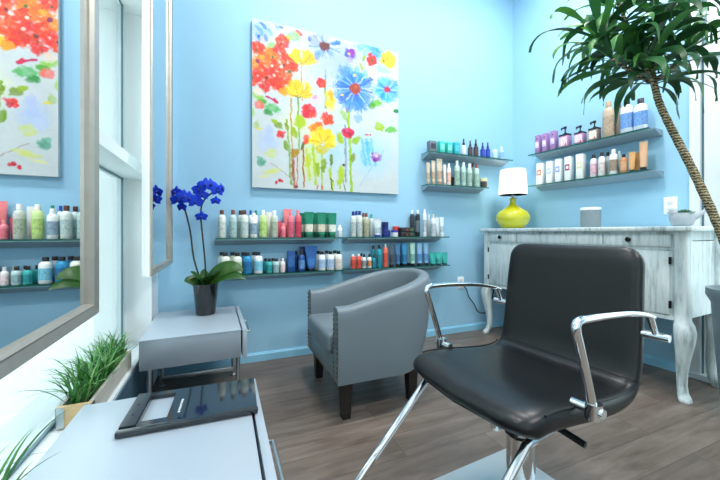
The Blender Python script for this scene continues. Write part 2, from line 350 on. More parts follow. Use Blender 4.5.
# ------------------------------------------------------------------ painting
STROKES = [
('d',0.289,0.067,0.4262,0.1244,0,'D3DDF2',0.6),
('d',0.522,0.145,0.2131,0.21,0,'BFCDF0',0.7),
('d',0.815,0.033,0.1847,0.112,0,'A9CFEE',0.7),
('d',0.057,0.082,0.0718,0.0809,0,'A9C8EE',0.8),
('d',0.522,0.537,0.2415,0.154,0,'DCE6F2',0.6),
('d',0.488,0.736,0.1563,0.1617,0,'C6E0EF',0.6),
('d',0.776,0.743,0.2052,0.168,0,'C9E4F1',0.7),
('d',0.092,0.712,0.0718,0.0871,0,'C9D7F0',0.8),
('d',0.892,0.455,0.1263,0.14,0,'DFE9EE',0.7),
('d',0.289,0.598,0.1563,0.1244,0,'EBF0D8',0.6),
('d',0.367,0.81,0.0884,0.1617,0,'DFE9B4',0.6),
('d',0.074,0.234,0.101,0.1633,0,'F3D3C4',0.6),
('d',0.033,0.051,0.0284,0.0112,35,'7FB0EA',0.8),
('d',0.069,0.031,0.0249,0.0112,44,'5B92DC',0.8),
('d',0.104,0.059,0.0249,0.0112,53,'94BCEC',0.8),
('d',0.033,0.105,0.0284,0.0112,62,'7FB0EA',0.8),
('d',0.081,0.1,0.0249,0.0112,71,'5B92DC',0.8),
('d',0.146,0.019,0.0284,0.0112,80,'94BCEC',0.8),
('d',0.057,0.075,0.0249,0.0112,89,'7FB0EA',0.8),
('d',0.039,0.103,0.011,0.0124,0,'2E62C8',0.85),
('d',0.354,0.046,0.0156,0.0187,0,'2E62C8',0.9),
('d',0.17,0.013,0.0152,0.01,0,'3E6EC8',0.85),
('d',0.251,0.05,0.0505,0.0342,-15,'A6CE9C',0.9),
('d',0.283,0.024,0.0253,0.0124,20,'E8563C',0.9),
('d',0.214,0.071,0.0253,0.0187,0,'C8DA7A',0.85),
('d',0.11,0.154,0.0253,0.0435,30,'A9D09A',0.9),
('l',0.232,0.438,0.238,0.759,0.0088,'C9A45A',0.8),
('l',0.296,0.228,0.302,0.439,0.0082,'D6A06A',0.8),
('l',0.276,0.431,0.283,0.755,0.0095,'7FA65A',0.8),
('l',0.238,0.759,0.251,0.994,0.0152,'A8642A',0.9),
('l',0.309,0.702,0.315,0.984,0.0095,'B5702C',0.9),
('l',0.208,0.577,0.232,0.976,0.0101,'8FB040',0.8),
('l',0.454,0.211,0.46,0.467,0.0126,'6F9C62',0.8),
('d',0.557,0.152,0.071,0.112,0,'B9C8F2',0.8),
('d',0.761,0.404,0.0789,0.084,0,'D3DCF4',0.7),
('d',0.406,0.233,0.071,0.0871,0,'CBD5F4',0.8),
('l',0.614,0.446,0.642,1.001,0.0156,'A9CC3A',0.95),
('l',0.593,0.561,0.6,0.936,0.0114,'8C9CA0',0.7),
('l',0.579,0.365,0.607,0.473,0.0092,'A0604A',0.8),
('l',0.746,0.183,0.769,0.369,0.0071,'7FB070',0.8),
('l',0.433,0.74,0.433,0.997,0.0099,'A9C848',0.8),
('l',0.373,0.683,0.393,0.967,0.0156,'B9CF3C',0.8),
('l',0.328,0.75,0.354,0.938,0.0142,'C9D648',0.7),
('l',0.488,0.852,0.508,0.994,0.0156,'BBD03C',0.85),
('l',0.557,0.847,0.564,0.977,0.0099,'B2CE5A',0.8),
('l',0.27,0.756,0.27,0.987,0.0069,'C87A3A',0.8),
('l',0.104,0.85,0.232,0.932,0.0033,'B08070',0.6),
('l',0.884,0.698,0.702,0.951,0.0039,'9CC8E0',0.5),
('d',0.033,0.463,0.0442,0.0218,20,'A3CF72',0.9),
('d',-0.001,0.557,0.0166,0.0327,0,'B9DC86',0.8),
('d',0.116,0.516,0.0505,0.0261,10,'7CBF86',0.95),
('d',0.092,0.544,0.0276,0.0187,20,'4F9E60',0.9),
('d',0.057,0.483,0.0276,0.0163,0,'6DB257',0.9),
('d',0.152,0.614,0.0265,0.0218,30,'7F9A2E',0.95),
('d',0.134,0.593,0.0221,0.0149,20,'A9C24A',0.9),
('d',0.208,0.621,0.0139,0.0249,-20,'8FA832',0.95),
('d',0.289,0.579,0.0355,0.0435,20,'B9CF3E',0.95),
('d',0.251,0.646,0.0189,0.0435,-25,'A6BE38',0.9),
('d',0.201,0.738,0.0126,0.0373,-10,'86A63C',0.95),
('d',0.309,0.721,0.0101,0.0311,20,'4F7A34',0.95),
('d',0.257,0.776,0.0253,0.0311,10,'B99A34',0.9),
('d',0.022,0.624,0.0155,0.0249,0,'B8CF8E',0.85),
('d',0.11,0.789,0.0316,0.0311,-20,'DCE4A6',0.8),
('d',0.051,0.848,0.0254,0.0274,30,'74AE9A',0.95),
('d',0.039,0.825,0.0166,0.0149,0,'9CCBB8',0.9),
('d',0.116,0.897,0.0568,0.0137,-14,'E2E7A0',0.8),
('d',0.074,0.931,0.0379,0.0087,-10,'E9EBC0',0.8),
('d',0.822,0.382,0.0552,0.0224,-12,'86C25A',0.95),
('d',0.792,0.407,0.0284,0.021,-20,'6AA845',0.9),
('d',0.988,0.414,0.0237,0.014,-20,'2F8A4A',0.95),
('d',0.557,0.65,0.0213,0.042,-20,'B2C943',0.9),
('d',0.672,0.652,0.0395,0.0249,-40,'A9C64A',0.9),
('d',0.853,0.543,0.0395,0.0308,10,'B3CC5E',0.95),
('d',0.94,0.553,0.0442,0.021,-15,'8CC47A',0.95),
('d',0.586,0.495,0.0213,0.042,-30,'A7C872',0.8),
('d',0.687,0.502,0.0355,0.028,0,'A9C2DE',0.8),
('d',0.65,0.774,0.017,0.0311,10,'93A24A',0.9),
('d',0.447,0.842,0.0185,0.0498,5,'93A82A',0.9),
('d',0.406,0.871,0.017,0.0435,0,'A4BA38',0.9),
('d',0.341,0.813,0.0189,0.0498,10,'C9D858',0.8),
('d',0.564,0.899,0.0242,0.07,8,'BDD24A',0.85),
('d',0.495,0.799,0.0126,0.042,0,'7E942E',0.9),
('d',0.586,0.825,0.0099,0.0098,0,'6A3A2A',0.9),
('d',0.709,0.149,0.0142,0.028,-30,'A9C04A',0.9),
('d',0.731,0.091,0.0118,0.0238,30,'9AB548',0.9),
('d',0.68,0.182,0.0142,0.0224,40,'B5CB60',0.9),
('d',0.702,0.205,0.0185,0.014,0,'8FA83E',0.9),
('d',0.784,0.224,0.0189,0.0124,0,'7E9A3A',0.9),
('d',0.039,0.646,0.0166,0.0075,0,'F0E040',0.8),
('d',0.033,0.421,0.0189,0.0124,0,'F3C9B4',0.7),
('f',0.033,0.17,0.0474,0.0467,5,'E9562E','E9562E',0.0032,0.85,0,360,18),
('f',0.183,0.102,0.047,0.0529,5,'DF4B33','DF4B33',0.0028,0.85,0,360,18),
('f',0.159,0.175,0.0497,0.049,5,'E04A3C','E04A3C',0.0028,0.85,0,360,18),
('f',0.11,0.203,0.0568,0.049,5,'F08A2E','F08A2E',0.0032,0.85,0,360,18),
('f',0.214,0.225,0.0568,0.056,5,'E85A34','E85A34',0.0032,0.85,0,360,18),
('f',0.062,0.236,0.0505,0.0435,5,'F2862E','F2862E',0.0032,0.85,0,360,18),
('f',0.028,0.338,0.0497,0.056,5,'E44A38','E44A38',0.0028,0.85,0,360,18),
('f',0.104,0.33,0.0552,0.0622,5,'DE4438','DE4438',0.0028,0.85,0,360,18),
('f',0.189,0.316,0.06,0.0591,5,'E9623C','E9623C',0.0032,0.85,0,360,18),
('f',0.245,0.243,0.0379,0.0373,5,'EC5A34','EC5A34',0.0032,0.85,0,360,18),
('f',0.074,0.396,0.0379,0.0373,5,'E85840','E85840',0.0032,0.85,0,360,18),
('f',0.17,0.386,0.0379,0.0327,5,'EC6A4A','EC6A4A',0.0032,0.85,0,360,18),
('f',0.14,0.367,0.0442,0.0435,5,'E2503C','E2503C',0.0032,0.85,0,360,18),
('f',0.01,0.27,0.0276,0.0311,5,'F29A3A','F29A3A',0.0028,0.85,0,360,18),
('f',-0.001,0.379,0.0221,0.0249,5,'EC6440','EC6440',0.0028,0.85,0,360,18),
('f',0.134,0.258,0.0387,0.0435,5,'E65A36','E65A36',0.0028,0.85,0,360,18),
('f',0.057,0.297,0.0331,0.0373,5,'E9602E','E9602E',0.0028,0.85,0,360,18),
('f',0.238,0.362,0.0316,0.0311,5,'F0A030','F0A030',0.0032,0.85,0,360,18),
('d',0.022,0.185,0.0088,0.0087,0,'3A5A34',0.95),
('d',0.122,0.206,0.0099,0.0112,0,'5A7A3A',0.95),
('d',0.081,0.341,0.0088,0.01,0,'5A3A34',0.95),
('d',0.22,0.279,0.011,0.0124,0,'3E7A44',0.95),
('d',0.17,0.117,0.0088,0.0076,0,'7A2A28',0.95),
('d',-0.001,0.349,0.0083,0.0093,0,'6A2A28',0.95),
('d',0.189,0.242,0.0076,0.0075,0,'7A2A20',0.95),
('d',0.033,0.248,0.0164,0.0109,40,'8A2A6A',0.9),
('d',0.116,0.262,0.0101,0.0087,0,'F4F0E4',0.9),
('d',0.057,0.219,0.0188,0.0124,0,'F8C44A',0.8),
('d',0.128,0.32,0.0088,0.0087,0,'F6EDE0',0.8),
('d',0.039,0.509,0.0276,0.0272,0,'F0857A',0.85),
('d',0.028,0.433,0.0276,0.0249,0,'F2E6DC',0.7),
('l',0.081,0.449,0.152,0.481,0.011,'C22A72',0.95),
('d',0.134,0.471,0.0221,0.0112,28,'D23A6A',0.9),
('f',0.302,0.214,0.101,0.0995,7,'F6CF3C','C9A03A',0.0114,0.9,195,345,14),
('d',0.264,0.166,0.0316,0.0373,0,'F9DB5A',0.8),
('d',0.347,0.149,0.0379,0.0373,0,'F6D044',0.8),
('d',0.38,0.173,0.0316,0.0238,0,'F2C230',0.9),
('d',0.302,0.152,0.0101,0.0373,0,'EFE9D8',0.7),
('d',0.302,0.214,0.0189,0.0087,0,'8AA03A',0.9),
('f',0.276,0.425,0.101,0.0995,7,'F6CF46','C9A03A',0.0114,0.9,190,350,14),
('d',0.226,0.39,0.0379,0.0311,0,'F7D85E',0.8),
('d',0.328,0.36,0.0426,0.0373,0,'F6D24E',0.8),
('d',0.27,0.351,0.0253,0.0373,0,'F4CE3A',0.8),
('d',0.276,0.425,0.0215,0.01,0,'8AA03A',0.9),
('d',0.315,0.35,0.0076,0.0373,0,'EFE9D8',0.7),
('d',0.189,0.407,0.0316,0.0249,0,'F0B030',0.8),
('f',0.454,0.069,0.1073,0.1058,13,'B9C8F4','6E3430',0.0341,0.85,0,360,18),
('f',0.454,0.075,0.0884,0.0871,9,'8FB2EE','6E3430',0.0341,0.7,20,160,18),
('d',0.447,0.16,0.0568,0.056,0,'C3CDF2',0.7),
('d',0.53,0.033,0.0316,0.0187,-30,'4C86DA',0.8),
('d',0.406,0.137,0.0213,0.0311,25,'6D9CE4',0.7),
('d',0.467,0.066,0.0142,0.0149,0,'A8624A',0.8),
('d',0.433,0.067,0.0142,0.0124,0,'8A4A3C',0.8),
('d',0.628,0.085,0.0426,0.0392,0,'7A5CC0',0.9),
('d',0.642,0.068,0.0268,0.028,0,'9440A8',0.9),
('d',0.6,0.091,0.0213,0.0187,0,'4A6AD0',0.8),
('d',0.621,0.086,0.0114,0.0098,0,'F0DC3A',0.95),
('d',0.628,0.124,0.0284,0.021,0,'B9B4E6',0.8),
('d',0.761,0.004,0.0631,0.0249,10,'7AB8E8',0.8),
('d',0.822,0.032,0.0395,0.035,40,'5AA2DE',0.8),
('d',0.702,0.03,0.0284,0.021,0,'8CC2EA',0.8),
('d',0.876,0.145,0.0631,0.028,0,'B5D3F0',0.8),
('f',0.788,0.093,0.0455,0.0448,5,'DE3A34','2E2A26',0.0099,0.95,0,360,18),
('d',0.807,0.103,0.0237,0.0168,0,'C82A34',0.8),
('d',0.788,0.097,0.0114,0.0112,0,'4A5A34',0.95),
('f',0.916,0.065,0.071,0.063,6,'EBD04A','D9B83A',0.0158,0.95,0,360,18),
('d',0.948,0.048,0.0316,0.035,0,'F2DC6A',0.8),
('d',0.884,0.082,0.0079,0.007,0,'7A3A2A',0.9),
('f',0.665,0.308,0.1634,0.161,15,'7DA9EA','B55A40',0.0412,0.9,0,360,18),
('f',0.665,0.311,0.1279,0.126,11,'4F8BE0','B05A44',0.0412,0.75,40,330,18),
('f',0.642,0.369,0.1263,0.0995,6,'6F9FEA','6F9FEA',0.0039,0.75,30,150,18),
('d',0.784,0.313,0.0552,0.0249,20,'C3CEF2',0.85),
('d',0.665,0.308,0.0398,0.0378,0,'B05842',0.95),
('d',0.672,0.297,0.0189,0.0124,0,'CC7A58',0.6),
('d',0.665,0.218,0.0114,0.0084,0,'F2DA3A',0.95),
('d',0.579,0.365,0.0128,0.0112,0,'F0E05A',0.95),
('f',0.908,0.278,0.1026,0.091,10,'86C4EE','C8384E',0.0268,0.85,0,360,18),
('f',0.9,0.294,0.0789,0.07,6,'58A6E0','58A6E0',0.0039,0.6,60,240,18),
('d',0.923,0.283,0.0142,0.014,0,'8A3AA0',0.8),
('d',0.964,0.22,0.0316,0.014,-30,'6FA8E4',0.7),
('f',0.43,0.311,0.0354,0.0392,5,'E0503C','C83A34',0.0095,0.95,0,360,18),
('f',0.347,0.502,0.0568,0.056,6,'E4505A','D83A48',0.0126,0.92,0,360,18),
('d',0.367,0.481,0.0189,0.0187,0,'F0868A',0.7),
('d',0.328,0.48,0.0213,0.0187,0,'D83A44',0.7),
('f',0.467,0.537,0.0497,0.0435,5,'E85A46','D84838',0.0114,0.92,0,360,18),
('f',0.406,0.596,0.0426,0.0373,5,'EE8436','E8702E',0.0107,0.92,0,360,18),
('f',0.373,0.607,0.0355,0.0311,5,'F29A3E','EE8436',0.0071,0.85,0,360,18),
('d',0.328,0.681,0.0213,0.0336,0,'EC6A52',0.85),
('d',0.488,0.411,0.0355,0.07,0,'F3DF70',0.8),
('d',0.495,0.378,0.0189,0.042,0,'F0B84A',0.7),
('f',0.44,0.676,0.0947,0.0933,6,'F1DE5C','E9D04A',0.0126,0.85,150,390,12),
('d',0.42,0.652,0.0426,0.056,0,'F3E27A',0.8),
('d',0.474,0.672,0.0316,0.063,0,'EFD84E',0.8),
('d',0.433,0.74,0.0426,0.028,0,'DCCB3A',0.8),
('f',0.17,0.667,0.0278,0.0274,4,'DE3E48','C83040',0.0063,0.9,0,360,18),
('d',0.189,0.653,0.0126,0.01,0,'E87A80',0.8),
('f',0.614,0.611,0.0455,0.0398,6,'D23662','B82A54',0.0114,0.95,0,360,18),
('d',0.607,0.592,0.0156,0.014,0,'E87A9A',0.8),
('d',0.628,0.629,0.0142,0.0168,0,'A8204A',0.8),
('d',0.742,0.607,0.0079,0.0063,0,'E0444A',0.95),
('d',0.757,0.605,0.0079,0.0063,0,'E0444A',0.95),
('d',0.776,0.603,0.0079,0.0063,0,'E0444A',0.95),
('l',0.746,0.644,0.776,0.81,0.0174,'8CCBEE',0.75),
('l',0.784,0.639,0.815,0.808,0.0174,'8CCBEE',0.75),
('l',0.716,0.647,0.746,0.813,0.0174,'8CCBEE',0.75),
('d',0.761,0.696,0.0237,0.063,-10,'7CC6EE',0.75),
('d',0.731,0.767,0.0237,0.056,-15,'93D0F0',0.7),
('d',0.822,0.752,0.0395,0.0308,0,'A85CB0',0.85),
('d',0.822,0.739,0.0189,0.0137,0,'EADCEC',0.95),
('d',0.807,0.774,0.0158,0.0112,0,'8A3A96',0.8),
('d',0.104,0.651,0.0221,0.0373,0,'CAD4F0',0.7),
('d',0.069,0.751,0.0276,0.0272,0,'D3DEF4',0.8),
('d',0.393,0.426,0.0426,0.0311,0,'E6D4E6',0.6),
('d',0.387,0.407,0.0189,0.014,-30,'D890B0',0.6),
('d',0.146,0.963,0.0088,0.0109,10,'CE3A52',0.9),
('d',0.164,0.949,0.0101,0.0109,-20,'C2304E',0.9),
('d',0.177,0.954,0.0063,0.01,0,'D4525E',0.9),
('d',0.264,0.987,0.0126,0.01,0,'8A2A4A',0.9),
('d',0.406,0.979,0.0057,0.0168,0,'E0686A',0.8),
('d',0.433,0.978,0.0057,0.0149,0,'E0686A',0.8),
('l',0.495,0.917,0.508,0.994,0.0044,'2F3A34',0.9),
('l',0.515,0.941,0.495,0.917,0.0043,'2F3A34',0.9),
('l',0.579,0.925,0.6,0.989,0.0043,'5A6A34',0.9),
('l',0.717,0.299,0.8,0.283,0.0078,'CBD8F6',0.8),
('l',0.713,0.31,0.795,0.315,0.0078,'3E74D2',0.8),
('l',0.706,0.32,0.783,0.344,0.0078,'A9C2F2',0.8),
('l',0.687,0.333,0.737,0.386,0.0087,'CBD8F6',0.8),
('l',0.672,0.339,0.684,0.39,0.0078,'3E74D2',0.8),
('l',0.655,0.341,0.64,0.397,0.0087,'A9C2F2',0.8),
('l',0.641,0.341,0.605,0.391,0.0078,'CBD8F6',0.8),
('l',0.627,0.336,0.545,0.396,0.0078,'3E74D2',0.8),
('l',0.616,0.326,0.515,0.362,0.0078,'A9C2F2',0.8),
('l',0.614,0.315,0.532,0.327,0.0078,'CBD8F6',0.8),
('l',0.616,0.306,0.522,0.302,0.0078,'3E74D2',0.8),
('l',0.627,0.293,0.546,0.261,0.0078,'A9C2F2',0.8),
('l',0.642,0.283,0.605,0.245,0.0078,'CBD8F6',0.8),
('l',0.657,0.278,0.64,0.217,0.0078,'3E74D2',0.8),
('l',0.673,0.275,0.688,0.221,0.0087,'A9C2F2',0.8),
('l',0.691,0.276,0.731,0.225,0.0078,'CBD8F6',0.8),
('l',0.706,0.282,0.799,0.224,0.0078,'3E74D2',0.8),
('l',0.713,0.289,0.8,0.256,0.0078,'A9C2F2',0.8),
('l',0.497,0.062,0.557,0.052,0.0078,'DDE4FA',0.8),
('l',0.492,0.076,0.551,0.088,0.0078,'7F9FE6',0.8),
('l',0.481,0.088,0.515,0.111,0.0078,'A9BDF0',0.8),
('l',0.463,0.097,0.474,0.134,0.0078,'DDE4FA',0.8),
('l',0.447,0.101,0.438,0.139,0.0069,'7F9FE6',0.8),
('l',0.425,0.098,0.395,0.128,0.0078,'A9BDF0',0.8),
('l',0.417,0.093,0.365,0.124,0.0069,'DDE4FA',0.8),
('l',0.41,0.079,0.354,0.093,0.0078,'7F9FE6',0.8),
('l',0.415,0.064,0.369,0.058,0.0069,'A9BDF0',0.8),
('l',0.43,0.048,0.403,0.026,0.0069,'DDE4FA',0.8),
('l',0.444,0.041,0.432,0.01,0.0069,'7F9FE6',0.8),
('l',0.464,0.037,0.477,-0.002,0.0078,'A9BDF0',0.8),
('l',0.48,0.039,0.519,-0.006,0.0078,'DDE4FA',0.8),
('l',0.493,0.047,0.545,0.016,0.0078,'7F9FE6',0.8),
('l',0.941,0.275,0.987,0.271,0.0096,'C4E2F6',0.8),
('l',0.938,0.284,0.981,0.292,0.0087,'4C9AD8',0.8),
('l',0.919,0.297,0.941,0.329,0.0087,'9CCBF0',0.8),
('l',0.905,0.301,0.901,0.334,0.0087,'C4E2F6',0.8),
('l',0.888,0.299,0.856,0.333,0.0087,'4C9AD8',0.8),
('l',0.877,0.292,0.823,0.315,0.0087,'9CCBF0',0.8),
('l',0.877,0.275,0.818,0.27,0.0087,'C4E2F6',0.8),
('l',0.887,0.264,0.848,0.237,0.0087,'4C9AD8',0.8),
('l',0.9,0.259,0.887,0.229,0.0087,'9CCBF0',0.8),
('l',0.925,0.257,0.957,0.217,0.0087,'C4E2F6',0.8),
('l',0.935,0.262,0.991,0.229,0.0087,'4C9AD8',0.8),
('l',0.302,0.22,0.219,0.21,0.0051,'D9A226',0.7),
('l',0.302,0.22,0.242,0.173,0.0051,'FBEFA0',0.7),
('l',0.302,0.22,0.28,0.149,0.0051,'D9A226',0.7),
('l',0.302,0.22,0.324,0.139,0.0051,'FBEFA0',0.7),
('l',0.302,0.22,0.363,0.149,0.0051,'D9A226',0.7),
('l',0.302,0.22,0.388,0.177,0.0051,'FBEFA0',0.7),
('l',0.276,0.425,0.194,0.411,0.0051,'D9A226',0.7),
('l',0.276,0.425,0.218,0.376,0.0051,'FBEFA0',0.7),
('l',0.276,0.425,0.255,0.352,0.0051,'D9A226',0.7),
('l',0.276,0.425,0.298,0.345,0.0051,'FBEFA0',0.7),
('l',0.276,0.425,0.337,0.356,0.0051,'D9A226',0.7),
('l',0.276,0.425,0.361,0.384,0.0051,'FBEFA0',0.7),
('l',0.433,0.702,0.365,0.687,0.0057,'D9A226',0.7),
('l',0.433,0.702,0.384,0.66,0.0057,'FBEFA0',0.7),
('l',0.433,0.702,0.416,0.642,0.0057,'D9A226',0.7),
('l',0.433,0.702,0.451,0.638,0.0057,'FBEFA0',0.7),
('l',0.433,0.702,0.483,0.649,0.0057,'D9A226',0.7),
('l',0.433,0.702,0.504,0.673,0.0057,'FBEFA0',0.7),
('d',0.665,0.308,0.0398,0.035,0,'A5503C',0.95),
('d',0.672,0.297,0.0174,0.0124,0,'CC7A58',0.6),
('d',0.454,0.069,0.0316,0.0286,0,'6A322E',0.95),
('d',0.908,0.278,0.0221,0.0196,0,'C23A58',0.95),
]
def paint(N=300):
    rng = np.random.default_rng(3)
    v, u = np.mgrid[0:N, 0:N]/(N-1.0)
    def nz(sc, seed):
        r = np.random.default_rng(seed); g = r.random((sc+2, sc+2))
        x = u*sc; y = v*sc; xi = x.astype(int); yi = y.astype(int); fx = x-xi; fy = y-yi
        fx = fx*fx*(3-2*fx); fy = fy*fy*(3-2*fy)
        return (g[yi, xi]*(1-fx)*(1-fy)+g[yi, xi+1]*fx*(1-fy)+g[yi+1, xi]*(1-fx)*fy+g[yi+1, xi+1]*fx*fy)-.5
    n1 = nz(22, 1); n2 = nz(48, 2); n3 = nz(90, 4); n4 = nz(22, 5); n5 = nz(48, 6)
    uu = u+.009*n1+.006*n2; vv = v+.009*n4+.006*n5
    img = np.empty((N, N, 3)); img[:] = lin('DCE3E4')[:3]
    img *= (1+.05*n1+.04*n3)[..., None]
    def put(mask, col):
        m = np.clip(mask, 0, 1)[..., None]; img[:] = img*(1-m)+np.array(col)*m
    def ss(d, soft): return np.clip((1-d)/soft, 0, 1)
    for st in STROKES:
        if st[0] == 'd':
            _, cu, cv, ru, rv, rot, col, al = st
            a = R(rot); du = uu-cu; dv = vv-cv
            x = du*math.cos(a)+dv*math.sin(a); y = -du*math.sin(a)+dv*math.cos(a)
            # keep the dab's size when turned
            d = np.sqrt((x/max(ru*1.12, .004))**2+(y/max(rv*1.12, .004))**2)+.4*n3
            c = np.array(lin(col)[:3])
            big = max(ru, rv) > .08
            if big: al = min(1, al*1.45)
            put(ss(d, .75 if big else .32)*al*(1+.5*n2), c)
        elif st[0] == 'l':
            _, a0, b0, a1, b1, w, col, al = st
            dx, dy = a1-a0, b1-b0; L2 = dx*dx+dy*dy
            t = np.clip(((uu-a0)*dx+(vv-b0)*dy)/L2, 0, 1)
            d = np.sqrt((uu-a0-t*dx)**2+(vv-b0-t*dy)**2)/max(w*.75, .0035)
            put(ss(d+.6*n3, .5)*al*(1+.7*n2), lin(col)[:3])
        else:
            _, cu, cv, ru, rv, n, col, cen, rc, al, a0, a1, var = st
            base = np.array(lin(col)[:3])
            for k in range(n):
                an = R(a0+(a1-a0)*(k+.5)/n+rng.uniform(-6, 6)); ln = rng.uniform(.82, 1.08)
                pu = cu+ru*.55*ln*math.cos(an); pv = cv+rv*.55*ln*math.sin(an)
                du = (uu-pu)/ru; dv = (vv-pv)/rv
                x = du*math.cos(an)+dv*math.sin(an); y = -du*math.sin(an)+dv*math.cos(an)
                wd = max(.13, min(.55, abs(a1-a0)/57.3/n*.62))
                d = np.sqrt((x/.52)**2+(y/wd)**2)+.45*n3
                c = np.clip(base*(1+rng.uniform(-.22, .3))+rng.uniform(-.03, .03, 3), 0, 1)
                put(ss(d, .4)*al*(1+.25*n2), c)
                d2 = np.sqrt((x/.5)**2+((y-.45*wd)/(wd*.22))**2)+.3*n3
                put(ss(d2, .6)*.75, np.clip(c*(.62 if k % 2 else 1.5), 0, 1))
            d = np.sqrt(((uu-cu)/max(rc*1.2, .004))**2+((vv-cv)/max(rc*1.2, .004))**2)+.25*n3
            put(ss(d, .4)*.95, lin(cen)[:3])
    lum = (img@np.array([.3, .5, .2]))[..., None]
    return np.clip(lum+(img-lum)*1.3, 0, 1)
def build_painting():
    N = 300; img = paint(N)
    X0, X1, Z0, Z1, Yf, Yb = .205, 1.472, 1.343, 2.629, 2.635, 2.668
    vs = [(X0+(X1-X0)*i/(N-1), Yf, Z1-(Z1-Z0)*j/(N-1)) for j in range(N) for i in range(N)]
    fs = [(j*N+i, (j+1)*N+i, (j+1)*N+i+1, j*N+i+1) for j in range(N-1) for i in range(N-1)]
    n = len(vs)
    vs += [(X0, Yf, Z1), (X1, Yf, Z1), (X1, Yf, Z0), (X0, Yf, Z0), (X0, Yb, Z1), (X1, Yb, Z1), (X1, Yb, Z0), (X0, Yb, Z0)]
    fs += [(n, n+1, n+5, n+4), (n+1, n+2, n+6, n+5), (n+2, n+3, n+7, n+6), (n+3, n, n+4, n+7), (n+4, n+5, n+6, n+7)]
    me = bpy.data.meshes.new('canvas'); me.from_pydata(vs, [], fs); me.update()
    at = me.color_attributes.new('Col', 'FLOAT_COLOR', 'POINT')
    cols = np.ones((len(vs), 4)); cols[:n, :3] = (img**1.2).reshape(-1, 3)*.8; cols[n:, :3] = lin('E8EAE6')[:3]
    at.data.foreach_set('color', cols.reshape(-1))
    me.materials.append(mat_attr('watercolour_canvas', .55))
    o = bpy.data.objects.new('floral_painting', me); COL.objects.link(o)
    o['label'] = 'square unframed canvas of bright red, yellow and blue wildflowers on the blue wall'; o['category'] = 'painting'
build_painting()

# ------------------------------------------------------------------ glass shelves
def shelf(loc, rot, glass, brk, label, depth=.14):
    """glass: x range of the plate; brk: x range of the wall bracket. local -Y faces the room, local y=0 is the wall"""
    t = thing('glass_shelf', label, 'shelf', loc, rot, 'glass wall shelves')
    obj('glass_plate', boxes((glass[0], -depth, -.009, glass[1], -.001, 0), bev=.0012), M_glass, t)
    obj('glass_edge', boxes((glass[0], -depth-.0012, -.009, glass[1], -depth-.0002, -.0004)), M_gedge, t, smooth=False)
    bm = B(); pr = [(-.001, -.0095), (-.118, -.0095), (-.118, -.016), (-.03, -.052), (-.001, -.052)]
    loft(bm, [[(x, y, z) for y, z in pr] for x in brk]); obj('bracket', bm, M_brk, t, smooth=False)
    return t
shelf((0, D, .957), 0, (-.05, .905), (-.055, .84), 'upper glass shelf under the painting, nearer the orchid')
shelf((0, D, .691), 0, (-.05, .905), (-.055, .84), 'lower glass shelf under the painting, partly behind the orchid leaves')
shelf((0, D, .957), 0, (.925, 1.955), (.943, 1.878), 'upper glass shelf above the grey armchair')
shelf((0, D, .694), 0, (.925, 1.962), (.943, 1.885), 'lower glass shelf directly above the grey armchair')
shelf((0, D, 1.741), 0, (1.735, 2.755), (1.74, 2.72), 'upper glass shelf on the back wall by the corner')
shelf((0, D, 1.442), 0, (1.735, 2.435), (1.74, 2.396), 'lower short glass shelf on the back wall by the corner')
def rwshelf(z, t0, t1, b0, b1, label):
    x, y, _ = rw(0); shelf((x, y, z), R(-90+3.6), (t0, t1), (b0, b1), label)
rwshelf(1.761, .285, 1.255, .345, 1.285, 'upper glass shelf over the sideboard, under the palm leaves')
rwshelf(1.456, .285, 1.255, .345, 1.29, 'lower glass shelf over the sideboard, above the speaker')

